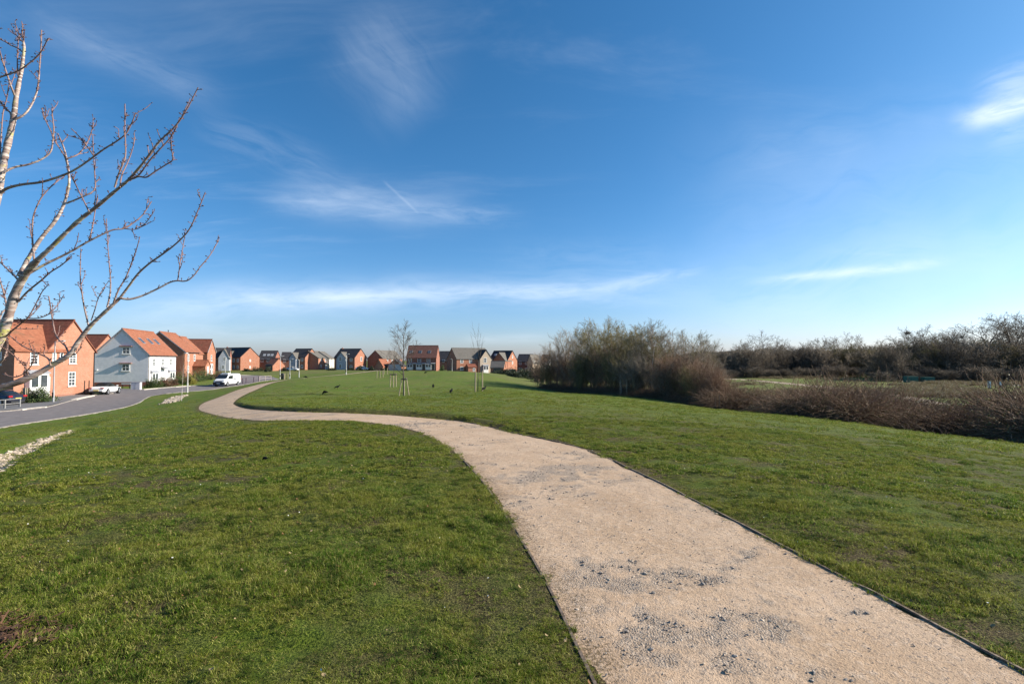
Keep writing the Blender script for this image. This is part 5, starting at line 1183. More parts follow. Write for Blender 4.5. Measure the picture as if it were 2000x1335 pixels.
def make_convertible():
    x, y = -49.35, 62.3; r = empty('convertible_car', (x, y, gz(x, y)+.05), R(103), 'white convertible with black fabric roof parked by the kerb at the orange house', 'car')
    loft([(-2.05, .60, .32, .70), (-1.98, .78, .28, .86), (-1.75, .86, .24, .94), (-1.1, .90, .22, .96), (-.4, .90, .20, .92), (.5, .90, .20, .90), (1.1, .89, .22, .86), (1.7, .84, .24, .76), (2.0, .72, .26, .66), (2.08, .56, .32, .58)], PROF, M['car_white'], 'body', r)
    loft([(-1.2, .64, .82, .92), (-.9, .72, .82, 1.22), (-.35, .74, .82, 1.40), (.15, .73, .82, 1.39), (.45, .71, .82, 1.26)], CAB, M['fabric'], 'soft_top', r)
    loft([(.15, .735, .86, 1.33), (.5, .74, .86, 1.22), (1.02, .76, .84, .88)], CAB, M['car_glass'], 'windscreen', r)
    for s in (-1, 1):
        b = MB(); b.prism([(-.62, .90), (.62, .90), (.30, 1.17), (-.45, 1.17)], s*.735-.02, s*.735+.02, 'y'); b.build('side_window', M['car_glass'], r)
        bx(r, 'tail_light', M['tail'], -2.05, s*.62-.17, .68, -1.90, s*.62+.17, .84); bx(r, 'headlight', M['headl'], 1.80, s*.58-.14, .56, 2.02, s*.58+.14, .70)
        bx(r, 'mirror', M['car_white'], .55, s*.95-.10, .90, .68, s*.95+.08, 1.04); bx(r, 'door_handle', M['black'], -.5, s*.905-.01, .72, -.32, s*.905+.01, .75, 0)
    bx(r, 'bumper', M['black'], -2.08, -.62, .26, -1.9, .62, .42); bx(r, 'number_plate', M['plate_y'], -2.10, -.26, .46, -2.03, .26, .57, 0); wheels(r, (-1.22, 1.28), .90, .32)
    return r
make_convertible()
def make_saloon(x, y, rz, paint, label, cat='car', z=None, name='parked_car', s=1.0):
    r = empty(name, (x, y, gz(x, y)+.04 if z is None else z), rz, label, cat); r.scale = (s, s, s)
    loft([(-2.2, .62, .36, .74), (-2.12, .82, .30, .98), (-1.8, .90, .26, 1.02), (-1.0, .92, .22, .98), (0, .92, .20, .95), (1.0, .91, .22, .92), (1.7, .88, .24, .82), (2.1, .76, .28, .70), (2.22, .58, .34, .60)], PROF, paint, 'body', r)
    loft([(-1.9, .66, .94, 1.0), (-1.5, .74, .92, 1.24), (-.9, .76, .90, 1.42), (0, .75, .90, 1.45), (.5, .74, .90, 1.34), (1.3, .78, .88, .92)], CAB, M['car_glass'], 'cabin', r)
    loft([(-1.35, .60, 1.28, 1.33), (-.9, .66, 1.36, 1.45), (0, .66, 1.40, 1.475), (.42, .62, 1.33, 1.38)], CAB, paint, 'roof', r)
    for k in (-1, 1):
        bx(r, 'tail_light', M['tail'], -2.2, k*.66-.20, .76, -2.05, k*.66+.16, .92); bx(r, 'headlight', M['headl'], 1.95, k*.6-.16, .56, 2.16, k*.6+.16, .72); bx(r, 'mirror', paint, .75, k*.98-.10, .95, .9, k*.98+.08, 1.10)
        for q in (-.7, .35): b = MB(); b.box(q, k*.745-.02, .95, q+.07, k*.745+.03, 1.40); b.build('door_pillar', paint, r)
    bx(r, 'bumper', M['black'], -2.24, -.62, .26, -2.0, .62, .42); bx(r, 'number_plate', M['plate_y'], -2.25, -.26, .58, -2.15, .26, .70, 0); wheels(r, (-1.38, 1.38), .92, .34); return r
make_saloon(-48.4, 48.2, R(180-4), M['car_navy'], 'dark navy car with red tail lights parked on the drive behind the low rail fence', z=gz(-48.4, 48.2)+.06)
make_saloon((572-1000)/1000*176, 176, R(-10), M['car_white'], 'white parked car low behind the bank beside the small brick garage', s=1)
make_saloon((708-1000)/1000*173, 173, R(0), M['car_white'], 'white parked car in front of the sunlit gable above the path end')
make_saloon((1000-1000)/1000*166+.1, 166, R(8), simple('grey_paint', (.20, .22, .25), rough=.25), 'grey parked car beyond the crest beside the low garage')
def make_van():
    x, y = -46.4, 83.6; r = empty('delivery_van', (x, y, gz(x, y)+.06), R(-90), 'white van with a dark front bumper standing on the road bend', 'van')
    VP = [(0.0, 0.0), (.86, 0.0), (.98, .06), (1.0, .30), (.985, .60), (.93, .90), (.84, .985), (.7, 1.0), (0.0, 1.0)]
    loft([(-2.52, .86, .34, 1.82), (-2.46, .92, .30, 1.92), (-1.5, .96, .28, 1.95), (0, .96, .26, 1.95), (.65, .96, .26, 1.93), (.95, .95, .26, 1.84), (1.45, .95, .26, 1.42), (1.75, .94, .26, 1.16), (2.25, .90, .28, 1.02), (2.44, .80, .30, .88), (2.5, .66, .34, .74)], VP, M['car_white'], 'body', r)
    b = MB(); b.add([(1.02, -.74, 1.80), (1.02, .74, 1.80), (1.66, .82, 1.24), (1.66, -.82, 1.24), (.98, -.74, 1.75), (.98, .74, 1.75), (1.60, .82, 1.18), (1.60, -.82, 1.18)], [(0, 1, 2, 3), (4, 7, 6, 5), (0, 4, 5, 1), (1, 5, 6, 2), (2, 6, 7, 3), (3, 7, 4, 0)]); o = b.build('windscreen', M['car_glass'], r); o.location = (.07, 0, .05)
    for s in (-1, 1):
        b = MB(); b.prism([(.15, 1.14), (1.42, 1.14), (1.02, 1.66), (.15, 1.68)], s*.955-.02, s*.955+.012, 'y'); b.build('side_window', M['car_glass'], r)
        bx(r, 'headlight', M['headl'], 2.14, s*.70-.15, .76, 2.42, s*.70+.13, .96); bx(r, 'mirror', M['black'], 1.18, s*1.10-.10, 1.16, 1.32, s*1.10+.06, 1.44); bx(r, 'tail_light', M['tail'], -2.56, s*.84-.06, .8, -2.46, s*.84+.06, 1.3)
        b = MB(); b.box(-.15, s*.965-.012, .38, -.12, s*.965+.006, 1.72); b.box(.12-.03, s*.965-.012, .38, .12, s*.965+.006, 1.72); b.box(-2.2, s*.965-.01, 1.02, .1, s*.965+.012, 1.06); b.build('door_seam', M['black'], r)
        b = MB(); b.box(-.95, s*.972-.01, .85, -.62, s*.972+.008, 1.25); b.box(-.5, s*.972-.01, .85, -.28, s*.972+.008, 1.45); b.build('side_marking', M['lead'], r)
    bx(r, 'bumper', M['black'], 2.22, -.90, .24, 2.56, .90, .66, .05); bx(r, 'grille', M['black'], 2.36, -.50, .70, 2.50, .50, .86); bx(r, 'number_plate', M['plate_w'], 2.555, -.26, .42, 2.58, .26, .53, 0)
    bx(r, 'roof_box', M['car_white'], .05, -.55, 1.93, .75, .55, 2.08, .04); wheels(r, (-1.55, 1.55), .96, .34, M['rim']); return r
make_van()

# ------------------------------------------------------------------ street furniture
M['galv'] = plain('galvanised_steel', (0.42, 0.42, 0.42), .5, .5, .3)
M['galv_pale'] = plain('pale_painted_steel', (0.60, 0.58, 0.55), .5)
def lamp(px, py, Y, hh, label, arm=.8, direction=0.0, mat=None):
    p = at(px, py, Y); z = gz(p[0], p[1]); mat = mat or M['galv_pale']
    r = empty('street_lamp', (p[0], p[1], z), direction, label, 'street lamp', 'street lamps along the estate road')
    b = MB(); b.cyl((0, 0, -.3), (0, 0, 1.2), .085); b.cyl((0, 0, 1.2), (0, 0, hh), .058, .045); b.build('pole', mat, r)
    b = MB(); b.box(-.075, -.098, .5, .075, -.083, 1.0); b.build('access_door', M['black'], r)
    b = MB(); b.cyl((0, 0, hh-.04), (arm, 0, hh+.04), .03); b.build('arm', mat, r)
    b = MB(); b.prism([(arm-.1, hh), (arm+.45, hh+.03), (arm+.40, hh+.12), (arm-.1, hh+.10)], -.12, .12, 'y'); h_ = b.build('lamp_head', mat, r); b = MB(); b.box(arm-.02, -.09, hh-.02, arm+.36, .09, hh+.005); b.build('lens', M['headl'], h_); return r
lamp(104, 785, 50.5, 6.0, 'pale street lamp in front of the orange brick house', .5, 0, M['galv'])
lamp(366, 768, 64.5, 4.9, 'grey street lamp right of the white rendered house on the grass side of the road', .35, R(150))
lamp(449.5, 731, 148, 5.0, 'pale street lamp on the green bank behind the white van', .6, R(160))
lamp(440, 727, 165, 4.9, 'slender street lamp below the grey rendered gable', .8, R(185))
lamp(547, 740, 112, 5.0, 'slender street lamp by the end of the railings near the path', .3, R(20))
lamp(676, 737, 98, 3.9, 'short pale lamp post standing alone in the meadow left of the young trees', .1, R(0))
lamp(566, 738, 110, 4.2, 'thin lamp post right of the railings in front of the small brick garage', .2, R(0))
lamp(584, 736, 116, 4.0, 'thin lamp post in front of the arched-window gable', .2, R(180))
lamp(883, 724, 160, 4.3, 'thin lamp post before the grey-roofed house with the beige gable', .3, R(180))
def low_fence(pts, label, mat, hh=.85, rails=(.80, .42), name='rail_fence', t=.05):
    pts = [np.array([p[0], p[1], gz(p[0], p[1])]) for p in pts]; o0 = pts[0]; r = empty(name, tuple(o0), 0, label, 'fence')
    for p in pts: b = MB(); q = p-o0; b.box(q[0]-t, q[1]-t, q[2]-.2, q[0]+t, q[1]+t, q[2]+hh); b.build('post', mat, r)
    for z in rails:
        for a, c in zip(pts[:-1], pts[1:]): a_ = a-o0; c_ = c-o0; b = MB(); b.cyl((a_[0], a_[1], a_[2]+z), (c_[0], c_[1], c_[2]+z), t*.7, n=6); b.build('rail', mat, r)
    return r
low_fence([at(-70, 806, 41.5), at(-30, 801, 42.5), at(9, 796.5, 43.8), at(38.5, 792.5, 45.5)], 'low pale grey two-rail fence on the pavement in front of the dark car', simple('grey_rail', (.24, .235, .23), rough=.8), .82)
M['rail_dark'] = plain('dark_purple_rail', (0.09, 0.055, 0.07), .6)
low_fence([at(474, 750, 88), at(480.5, 749.5, 89.5), at(495.5, 748, 92), at(505.5, 746, 95)], 'dark low railing on the bend right of the white van', M['rail_dark'], 1.0, (.95, .5, .12), 'railing')
low_fence([at(506.5, 745.6, 96), at(518, 743.8, 99), at(529, 742.3, 103)], 'pale low railing continuing beyond the dark railing', simple('pale_rail', (.45, .38, .37), rough=.8), .95, (.9, .5), 'railing')
# utility cabinet and sign by the white house
p = at(266, 761, 71.5); r = empty('utility_cabinet', (p[0], p[1], gz(p[0], p[1])), R(10), 'pale grey utility cabinet at the corner of the white rendered house', 'cabinet')
b = MB(); b.box(-.58, -.25, 0, .58, .25, 1.0); bevel(b.build('body', M['render_white'], r), .02); b = MB(); b.box(-.61, -.28, 1.002, .61, .28, 1.06); b.build('lid', M['lead'], r); b = MB(); b.box(-.02, -.262, .06, .02, -.252, .96); b.build('door_seam', M['lead'], r)
p = at(246, 756, 76); r = empty('street_nameplate', (p[0], p[1], gz(p[0], p[1])), R(10), 'low white street nameplate on two short posts before the white house plinth', 'sign')
b = MB(); b.box(-.62, -.02, .62, .62, .02, .80); b.build('plate', M['upvc'], r)
for q in (-.45, .45): b = MB(); b.box(q-.04, .022, -.1, q+.04, .08, .78); b.build('leg', M['black'], r)
# waste bin near the railings
p = at(551.5, 739, 110); r = empty('litter_bin', (p[0], p[1], gz(p[0], p[1])), 0, 'black litter bin beside the slender street lamp near the path', 'bin'); b = MB(); b.cyl((0, 0, 0), (0, 0, 1.0), .27, .30, 14); b.build('body', M['black'], r); b = MB(); b.cyl((0, 0, 1.003), (0, 0, 1.3), .33, .2, 14); b.build('lid', M['black'], r)
# green containers and white posts in the lower field
M['green_box'] = plain('green_container', (0.015, 0.11, 0.085), .6)
for (px, py, Y, w, hh, lb) in ((1779, 748, 106, 2.3, 1.15, 'dark green container left of the mesh panel in the lower field'), (1812, 747, 108, 2.2, .95, 'dark green low container behind the brambles in the lower field')):
    p = at(px, py, Y); r = empty('green_container', (p[0], p[1], gz(p[0], p[1])), .1, lb, 'container'); b = MB(); b.box(-w/2, -.6, 0, w/2, .6, hh)
    for k in range(7): q = -w/2+.15+k*(w-.3)/6; b.box(q-.03, -.64, .08, q+.03, -.602, hh-.05)
    b.build('body', M['green_box'], r); b = MB(); b.box(-w/2-.05, -.68, hh+.003, w/2+.05, .65, hh+.09); b.build('lid', M['green_box'], r)
for (px, Y, hh, w, lb) in ((1930, 84, 1.15, .30, 'wider white marker post standing behind the brambles at the far right'), (1952, 88, .9, .17, 'thin white marker post standing behind the brambles at the far right')):
    x = (px-1000)/1000*Y; r = empty('marker_post', (x, Y, gz(x, Y)), 0, lb, 'post'); b = MB(); b.box(-w/2, -w/2, -.2, w/2, w/2, hh); b.build('post', M['upvc'], r); b = MB(); b.box(-w/2-.03, -w/2-.03, hh+.003, w/2+.03, w/2+.03, hh+.08); b.build('cap', M['lead'], r)
x, y = 34*.99, 34.; bush(1992, 33, 2.2, 2.1, M['leaf_brown'], 'orange brown shrub at the right edge above the brambles', 91, 2500, size=.05)
# nest
t_ = (1773-1000)/1000*128; rngn = np.random.RandomState(2); L = []
for i in range(160):
    a = rngn.rand()*6.28; e = rngn.uniform(-1, 1); c = np.array([.42*math.cos(a)*math.cos(e), .42*math.sin(a)*math.cos(e), .3*math.sin(e)])*rngn.uniform(.3, 1); d = rngn.normal(0, .25, 3); L.append((np.array([c-d, c+rngn.normal(0, .05, 3), c+d]), np.array([.02, .025, .015])))
nb = mobj('bird_nest', tubes_mesh('bird_nest', L, M['bark_dark'], 3), None, (t_, 128, EYE+ray(1773, 650)[2]*128)); tag(nb, 'dark bird nest high in the far treeline', 'nest')

# ------------------------------------------------------------------ young trees with timber supports
M['stake'] = simple('timber_stake', (0.30, 0.235, 0.16), (0.40, 0.33, 0.23), 9, .85, .2)
M['stake_dark'] = simple('dark_timber_stake', (0.11, 0.085, 0.065), (0.17, 0.13, 0.10), 9, .85, .2)
def supports(x, y, n, rad_b, rad_t, hh, label, mat='stake', tie=True, r=.035, rot=0.3):
    e = empty('tree_support', (x, y, gz(x, y)), rot, label, 'tree support')
    for k in range(n):
        a = 6.283*k/n; b = MB(); b.cyl((rad_b*math.cos(a), rad_b*math.sin(a), -.25), (rad_t*math.cos(a), rad_t*math.sin(a), hh*(1-.03*k)), r, r*.95, 8); b.build('stake', M[mat], e)
    if tie:
        b = MB(); n2 = 14
        for k in range(n2):
            a0, a1 = 6.283*k/n2, 6.283*(k+1)/n2; q = rad_t+r+.004
            b.cyl((q*math.cos(a0), q*math.sin(a0), hh-.12), (q*math.cos(a1), q*math.sin(a1), hh-.12), .045, .045, 6)
        b.build('tie', M['black'], e)
    return e
GT = 'young planted trees on the meadow'
def yt(px, py, Y, kind, hh, label, rz=0.5, wide=1.0): p = at(px, py, Y); return p, put_tree(kind, 0, p[0], p[1], hh, label, group=GT, name='young_tree', rz=rz, wide=wide)
p, _ = yt(789, 772, 40, 'young', 6.05, 'young bare tree with a rounded twiggy crown on the meadow beside the tied stakes', 0.4, 1.3); supports(p[0], p[1], 4, .42, .17, 1.38, 'four splayed timber stakes tied around the round-crowned young tree', r=.04)
p, _ = yt(933, 765, 38.5, 'upright', 5.3, 'slender upright young tree on the meadow in front of the beige gable', 1.2, .9); supports(p[0], p[1], 3, .36, .34, 1.55, 'three tall timber stakes around the slender upright young tree', tie=False, r=.045, rot=.1)
p, _ = yt(768, 756, 51, 'upright', 4.3, 'small faint young tree just behind the round-crowned one', 2.2, .9); supports(p[0], p[1], 3, .34, .30, 1.35, 'three timber stakes with a dark strap behind the round-crowned young tree', r=.05, rot=.8)
p, _ = yt(742, 737.5, 84, 'upright', 3.4, 'tiny young tree far along the meadow near the crest', .2, .8); supports(p[0], p[1], 4, .5, .45, 1.2, 'cluster of thin pale stakes far along the meadow near the crest', tie=False, r=.05)
p = at(752, 734, 95); supports(p[0], p[1], 3, .45, .4, 1.2, 'farthest thin pale stakes on the crest by the path end', tie=False, r=.05)
p = at(354.5, 789, 46); put_tree('sapling', 0, p[0], p[1], 4.6, 'white-stemmed bare sapling on the grass before the white house', name='young_tree', rz=.6, group=GT, wide=.85)
p = at(74, 780, 52.0); b = MB(); b.box(-.12, -.12, -.2, .12, .12, 1.55); o = b.build('timber_post', M['stake'], None, (p[0]+.4, 50.2, gz(p[0], 50.2))); tag(o, 'weathered timber post standing before the hedge of the orange brick house', 'post')
x, y = edge_pt(1213, -.2); supports(x+.2, y, 2, .35, .35, 1.5, 'two pale stakes beside the white-stemmed sapling at the thicket', tie=False, r=.03)
x, y = edge_pt(1401, -.3); supports(x, y, 3, .20, .20, 1.0, 'three short dark stakes at the lower end of the thicket', 'stake_dark', False, .028, .7)
x, y = edge_pt(1559, -.1); supports(x, y, 2, .22, .22, .75, 'pair of short dark stakes in front of the brambles', 'stake_dark', False, .028, 0.2)
p = at(558, 738.5, 106); supports(p[0], p[1], 3, .45, .4, 1.3, 'pale stakes right of the litter bin by the path', tie=False, r=.06)
p = at(560, 738, 106.5); put_tree('upright', 0, p[0], p[1], 4.4, 'thin bare young tree right of the litter bin by the path', name='young_tree', rz=.3, group=GT, wide=1.1)
p = at(428, 727, 140); put_tree('sapling', 0, p[0], p[1], 3.6, 'pale sapling on the green bank below the grey rendered gable', name='young_tree', rz=1.3, group=GT, wide=.8)

# ------------------------------------------------------------------ crows
M['crow'] = plain('black_feathers', (0.008, 0.008, 0.010), .75, .1)
def crow_mesh(peck=False):
    # one continuous body: tail, back, breast, neck and head in one lofted skin
    st = [(-.30, .030, .10 if not peck else .20, .018), (-.22, .045, .14 if not peck else .22, .025), (-.13, .075, .19, .055), (-.02, .092, .215, .085), (.08, .085, .225 if not peck else .19, .080)]
    st += [(.14, .060, .27, .058), (.175, .050, .315, .050), (.215, .042, .335, .042), (.245, .020, .335, .020), (.30, .006, .322, .006)] if not peck else [(.14, .060, .15, .058), (.17, .050, .11, .05), (.19, .042, .075, .042), (.205, .02, .05, .02), (.225, .006, .01, .006)]
    b = MB(); n = 10; V = []; F = []
    for (x, w, z, h_) in st: V += [(x, w*math.cos(t), z+h_*math.sin(t)) for t in [6.283*k/n for k in range(n)]]
    for i in range(len(st)-1):
        for j in range(n): F.append((i*n+j, i*n+(j+1) % n, (i+1)*n+(j+1) % n, (i+1)*n+j))
    F += [tuple(range(n)), tuple(range((len(st)-1)*n, len(st)*n))]; b.add(V, F)
    for s in (-1, 1):   # legs with forward toes, grown into the same mesh
        b.cyl((0, s*.045, .16), (.02, s*.05, .075), .016, .008, 6); b.cyl((.02, s*.05, .075), (-.005, s*.05, .0), .008, .006, 6)
        for a in (-.5, 0, .5): b.cyl((-.005, s*.05, .004), (.05*math.cos(a), s*.05+.05*math.sin(a), .003), .005, .003, 5)
    return b.mesh('crow_body', M['crow'], True)
CM = [crow_mesh(False), crow_mesh(True)]
wb = MB(); wb.add([(-.24, .075, .17), (-.05, .098, .16), (.09, .082, .21), (.02, .085, .27), (-.12, .075, .25), (-.24, .045, .185), (-.24, .062, .165), (-.05, .080, .15), (.09, .066, .205), (.02, .068, .262), (-.12, .06, .242), (-.24, .035, .18)], [(0, 1, 2, 3, 4, 5), (11, 10, 9, 8, 7, 6)]+[(i, (i+1) % 6, (i+1) % 6+6, i+6) for i in range(6)]); WM = wb.mesh('wing', M['crow'])
wb2 = MB(); wb2.v = [(x, -y, z) for x, y, z in wb.v]; wb2.f = [f[::-1] for f in wb.f]; wb2.m = wb.m; WM2 = wb2.mesh('wing', M['crow'])
def crow(px, py, Y, rz, k, label, s=1.1):
    p = at(px, py, Y); p = gp(px, py) if Y is None else p; r = mobj('crow', CM[k], None, (p[0], p[1], float(Hfull(np.array([p[0]]), np.array([p[1]]))[0])+.02), rz); r.scale = (s,)*3
    tag(r, label, 'crow', 'crows feeding on the meadow'); mobj('wing', WM, r); mobj('wing', WM2, r)
crow(634, 772, 39, R(-25)+math.pi, 1, 'black crow bending forward on the grass left of the young trees', 1.1)
crow(659, 759, 47, R(40), 0, 'black crow standing a little behind the bending one', 1.0)
crow(881, 772.5, 36.5, R(80), 0, 'black crow standing upright between the two young trees', 1.0)
crow(945.5, 763.5, 38, R(60), 0, 'black crow at the foot of the slender upright young tree', 1.0)
crow(846, 758, 48, R(100), 0, 'small distant crow on the meadow above the one between the trees', 1.1)
crow(831, 727.5, 90, R(170), 1, 'distant crow near the crest below the long terrace', 1.2)
crow(597, 741.5, 79, R(10), 1, 'distant crow beside the thin far stretch of the path', 1.3)
crow(517, 896, 8.6, R(150), 1, 'small dark blackbird pecking in the near grass left of the path', .27); bpy.data.objects['crow.007' if 'crow.007' in bpy.data.objects else 'crow'].name = 'blackbird'
ob = bpy.data.objects['blackbird']; ob['category'] = 'bird'; del ob['group']

# ------------------------------------------------------------------ the cherry tree at the left
def mat_cherry():
    m, g = new_mat('cherry_bark'); v = objc(g); x, y, z = g.sep(v)
    n = g.noise(v, 9, 4, .6); rings = g.noise(g.comb(g.math('MULTIPLY', x, 6.0), g.math('MULTIPLY', y, 6.0), g.math('MULTIPLY', z, 55.0)), 1.0, 3, .6)
    base = g.mix(g.ramp(n, .35, .65), (0.20, 0.135, 0.115, 1), (0.33, 0.25, 0.215, 1)); base = g.mix(g.ramp(rings, .50, .62), base, (0.52, 0.45, 0.40, 1))
    lich = g.ramp(g.noise(v, 5.5, 5, .7), .54, .63); at_ = g.node('ShaderNodeAttribute', attribute_name='thick').outputs['Fac']
    base = g.mix(g.math('MULTIPLY', lich, g.ramp(at_, .006, .018)), base, g.mix(n, (0.34, 0.33, 0.07, 1), (0.50, 0.47, 0.17, 1)))
    base = g.mix(g.ramp(at_, .009, .004), base, (0.22, 0.125, 0.105, 1)); hh = g.math('ADD', n, rings)
    principled(g, base, .6, .35, 0, bump(g, hh, .5, .006)); return m
M['cherry'] = mat_cherry(); M['bud'] = plain('dark_red_bud', (0.085, 0.040, 0.035), .6)
LIMBS = [  # (pixel trail from base to tip, start radius px, end radius px, depth change to tip, limb?)
 ([(-112,1085),(-100,980),(-84,880),(-66,800)], 17, 14, 0, 1),
 ([(-66,800),(-48,750),(-22,705),(9,640),(31,570),(54,530),(74,507)], 12, 5.6, -.15, 1),
 ([(-66,800),(-84,700),(-72,600),(-40,500),(-14,420),(2,340),(11,298),(20,260),(27,227),(31,193),(37,161),(43,130),(47,96),(46,83)], 11, 2.0, .25, 1),
 ([(-66,800),(-40,772),(0,757),(40,744),(72,730),(99,714),(136,692),(152,668),(173,640),(193,620),(215,600),(234,582)], 7.5, 2.6, .2, 1),
 ([(74,507),(103,480),(148,436),(193,400),(225,373),(250,352),(279,319),(310,278),(342,247),(364,215),(387,171)], 4.6, .9, -.35, 1),
 ([(38,539),(49,516),(76,471),(108,431),(124,401),(133,370),(135,350),(132,320),(125,290),(113,261)], 4.5, 1.0, .25, 1),
 ([(250,352),(270,343),(296,309),(325,278),(337,262),(344,249)], 1.6, .9, -.2, 0),
 ([(250,352),(270,345),(286,346),(303,335),(325,321),(337,312),(335,290),(334,268)], 1.8, .8, -.15, 0),
 ([(224,366),(231,342),(244,309),(245,280),(244,256),(244,203)], 1.7, .9, .1, 0),
 ([(234,366),(238,342),(249,318),(258,294),(264,268)], 1.4, .7, .2, 0),
 ([(67,517),(66,500),(64,479),(63,448),(66,419),(79,389),(97,367),(112,354),(126,344)], 1.9, .8, .3, 0),
 ([(-2,382),(8,371),(22,365),(45,360),(83,355),(126,341),(150,329),(175,312),(202,292),(229,275),(246,261),(258,239),(265,220)], 3.0, .9, -.3, 1),
 ([(5,338),(27,327),(56,321),(83,310),(99,296),(103,276),(105,253),(103,232),(101,211)], 2.2, .9, .25, 0),
 ([(135,338),(126,305),(110,280),(99,256),(88,232),(82,211)], 1.3, .8, .1, 0),
 ([(131,310),(153,301),(168,283),(177,262),(183,240)], 1.3, .8, .2, 0),
 ([(182,303),(168,283),(155,267),(139,251)], 1.1, .7, -.2, 0),
 ([(130,397),(157,386),(180,375),(186,365),(185,340),(183,305),(181,265)], 1.7, .7, .15, 0),
 ([(174,413),(162,389),(150,365),(139,340)], 1.4, .8, -.1, 0),
 ([(58,533),(90,515),(117,502),(144,488),(166,475),(193,461),(220,449),(243,446),(262,434),(279,419),(296,393)], 2.6, .8, .35, 0),
 ([(243,446),(258,448),(270,446),(284,436),(297,419)], 1.0, .6, -.1, 0),
 ([(174,469),(180,446),(184,423),(191,380)], 1.4, .7, .15, 0),
 ([(36,589),(54,569),(81,547),(99,531),(121,517),(139,500)], 2.0, .8, -.3, 0),
 ([(36,547),(27,537),(18,529),(8,519),(-4,510),(-30,498)], 2.0, .8, .2, 0),
 ([(8,660),(23,646),(53,621),(66,601),(82,570),(95,555)], 1.6, .7, -.2, 0),
 ([(53,621),(74,621),(95,613),(113,595),(125,575)], 1.1, .6, .1, 0),
 ([(134,690),(128,676),(121,669),(109,654),(103,627),(99,601),(95,578)], 1.6, 1.0, .15, 0),
 ([(99,714),(93,699),(68,687),(41,673),(18,654),(4,640)], 1.6, .8, .2, 0),
 ([(55,738),(52,724),(49,716),(35,701),(18,687),(2,676)], 1.5, .8, -.2, 0),
 ([(136,695),(150,689),(158,675),(161,662)], 1.2, .6, .1, 0),
 ([(-10,716),(2,706),(9,696),(14,680),(14,662),(10,646)], 2.0, 1.2, .1, 0),
 ([(173,636),(164,597),(160,570),(157,548),(157,515),(158,485)], 1.5, .7, .1, 0),
 ([(209,600),(214,580),(216,557),(215,535),(213,512),(210,470),(208,427)], 1.6, .6, .2, 0),
 ([(222,590),(232,565),(245,543),(254,522),(261,503),(268,482),(273,462)], 1.6, .7, -.1, 0),
 ([(178,626),(186,602),(193,579),(203,562),(213,548)], 1.0, .5, .1, 0),
 ([(234,582),(252,558),(270,534),(292,514),(315,498),(340,479),(362,458),(374,440),(382,422),(392,398),(401,375)], 2.2, .8, -.3, 0),
 ([(234,582),(252,584),(270,580),(288,573),(315,560),(332,551),(346,548),(358,549),(369,546),(381,535),(391,521),(404,506),(413,494),(421,480),(428,467)], 2.1, .7, .3, 0),
 ([(347,548),(350,527),(353,505),(357,484),(361,462)], 1.1, .6, .1, 0),
 ([(31,233),(47,224),(61,206),(72,179),(76,150),(77,134),(80,92),(81,59)], 2.0, 1.0, .2, 0),
 ([(-14,158),(0,151),(34,139),(58,123),(79,103),(94,75)], 1.7, .9, -.2, 0),
 ([(29,188),(22,170),(16,152),(7,125),(0,101),(-6,70)], 1.9, .9, -.15, 0),
 ([(22,229),(20,220),(13,215),(6,207),(0,200),(-16,190)], 1.7, .9, .1, 0),
 ([(35,148),(34,130),(34,114),(35,95),(36,74)], 1.2, .8, .1, 0),
 ([(46,83),(40,78),(34,71),(25,64)], 1.4, .8, 0, 0), ([(46,84),(46,74),(42,61)], 1.5, .9, 0, 0),
 ([(43,101),(34,94),(22,89),(10,82),(0,77),(-20,66)], 1.3, .7, .15, 0),
 ([(2,340),(1,310),(1,287),(3,255),(6,220),(13,193),(18,161)], 1.6, .8, .15, 0),
 ([(-20,716),(0,640-20),(12,600),(4,560),(-12,520)], 2.0, 1.0, .2, 0),
 ([(4,730),(28,742-6),(48,728),(62,712),(66,700)], 1.2, .8, -.1, 0),
]
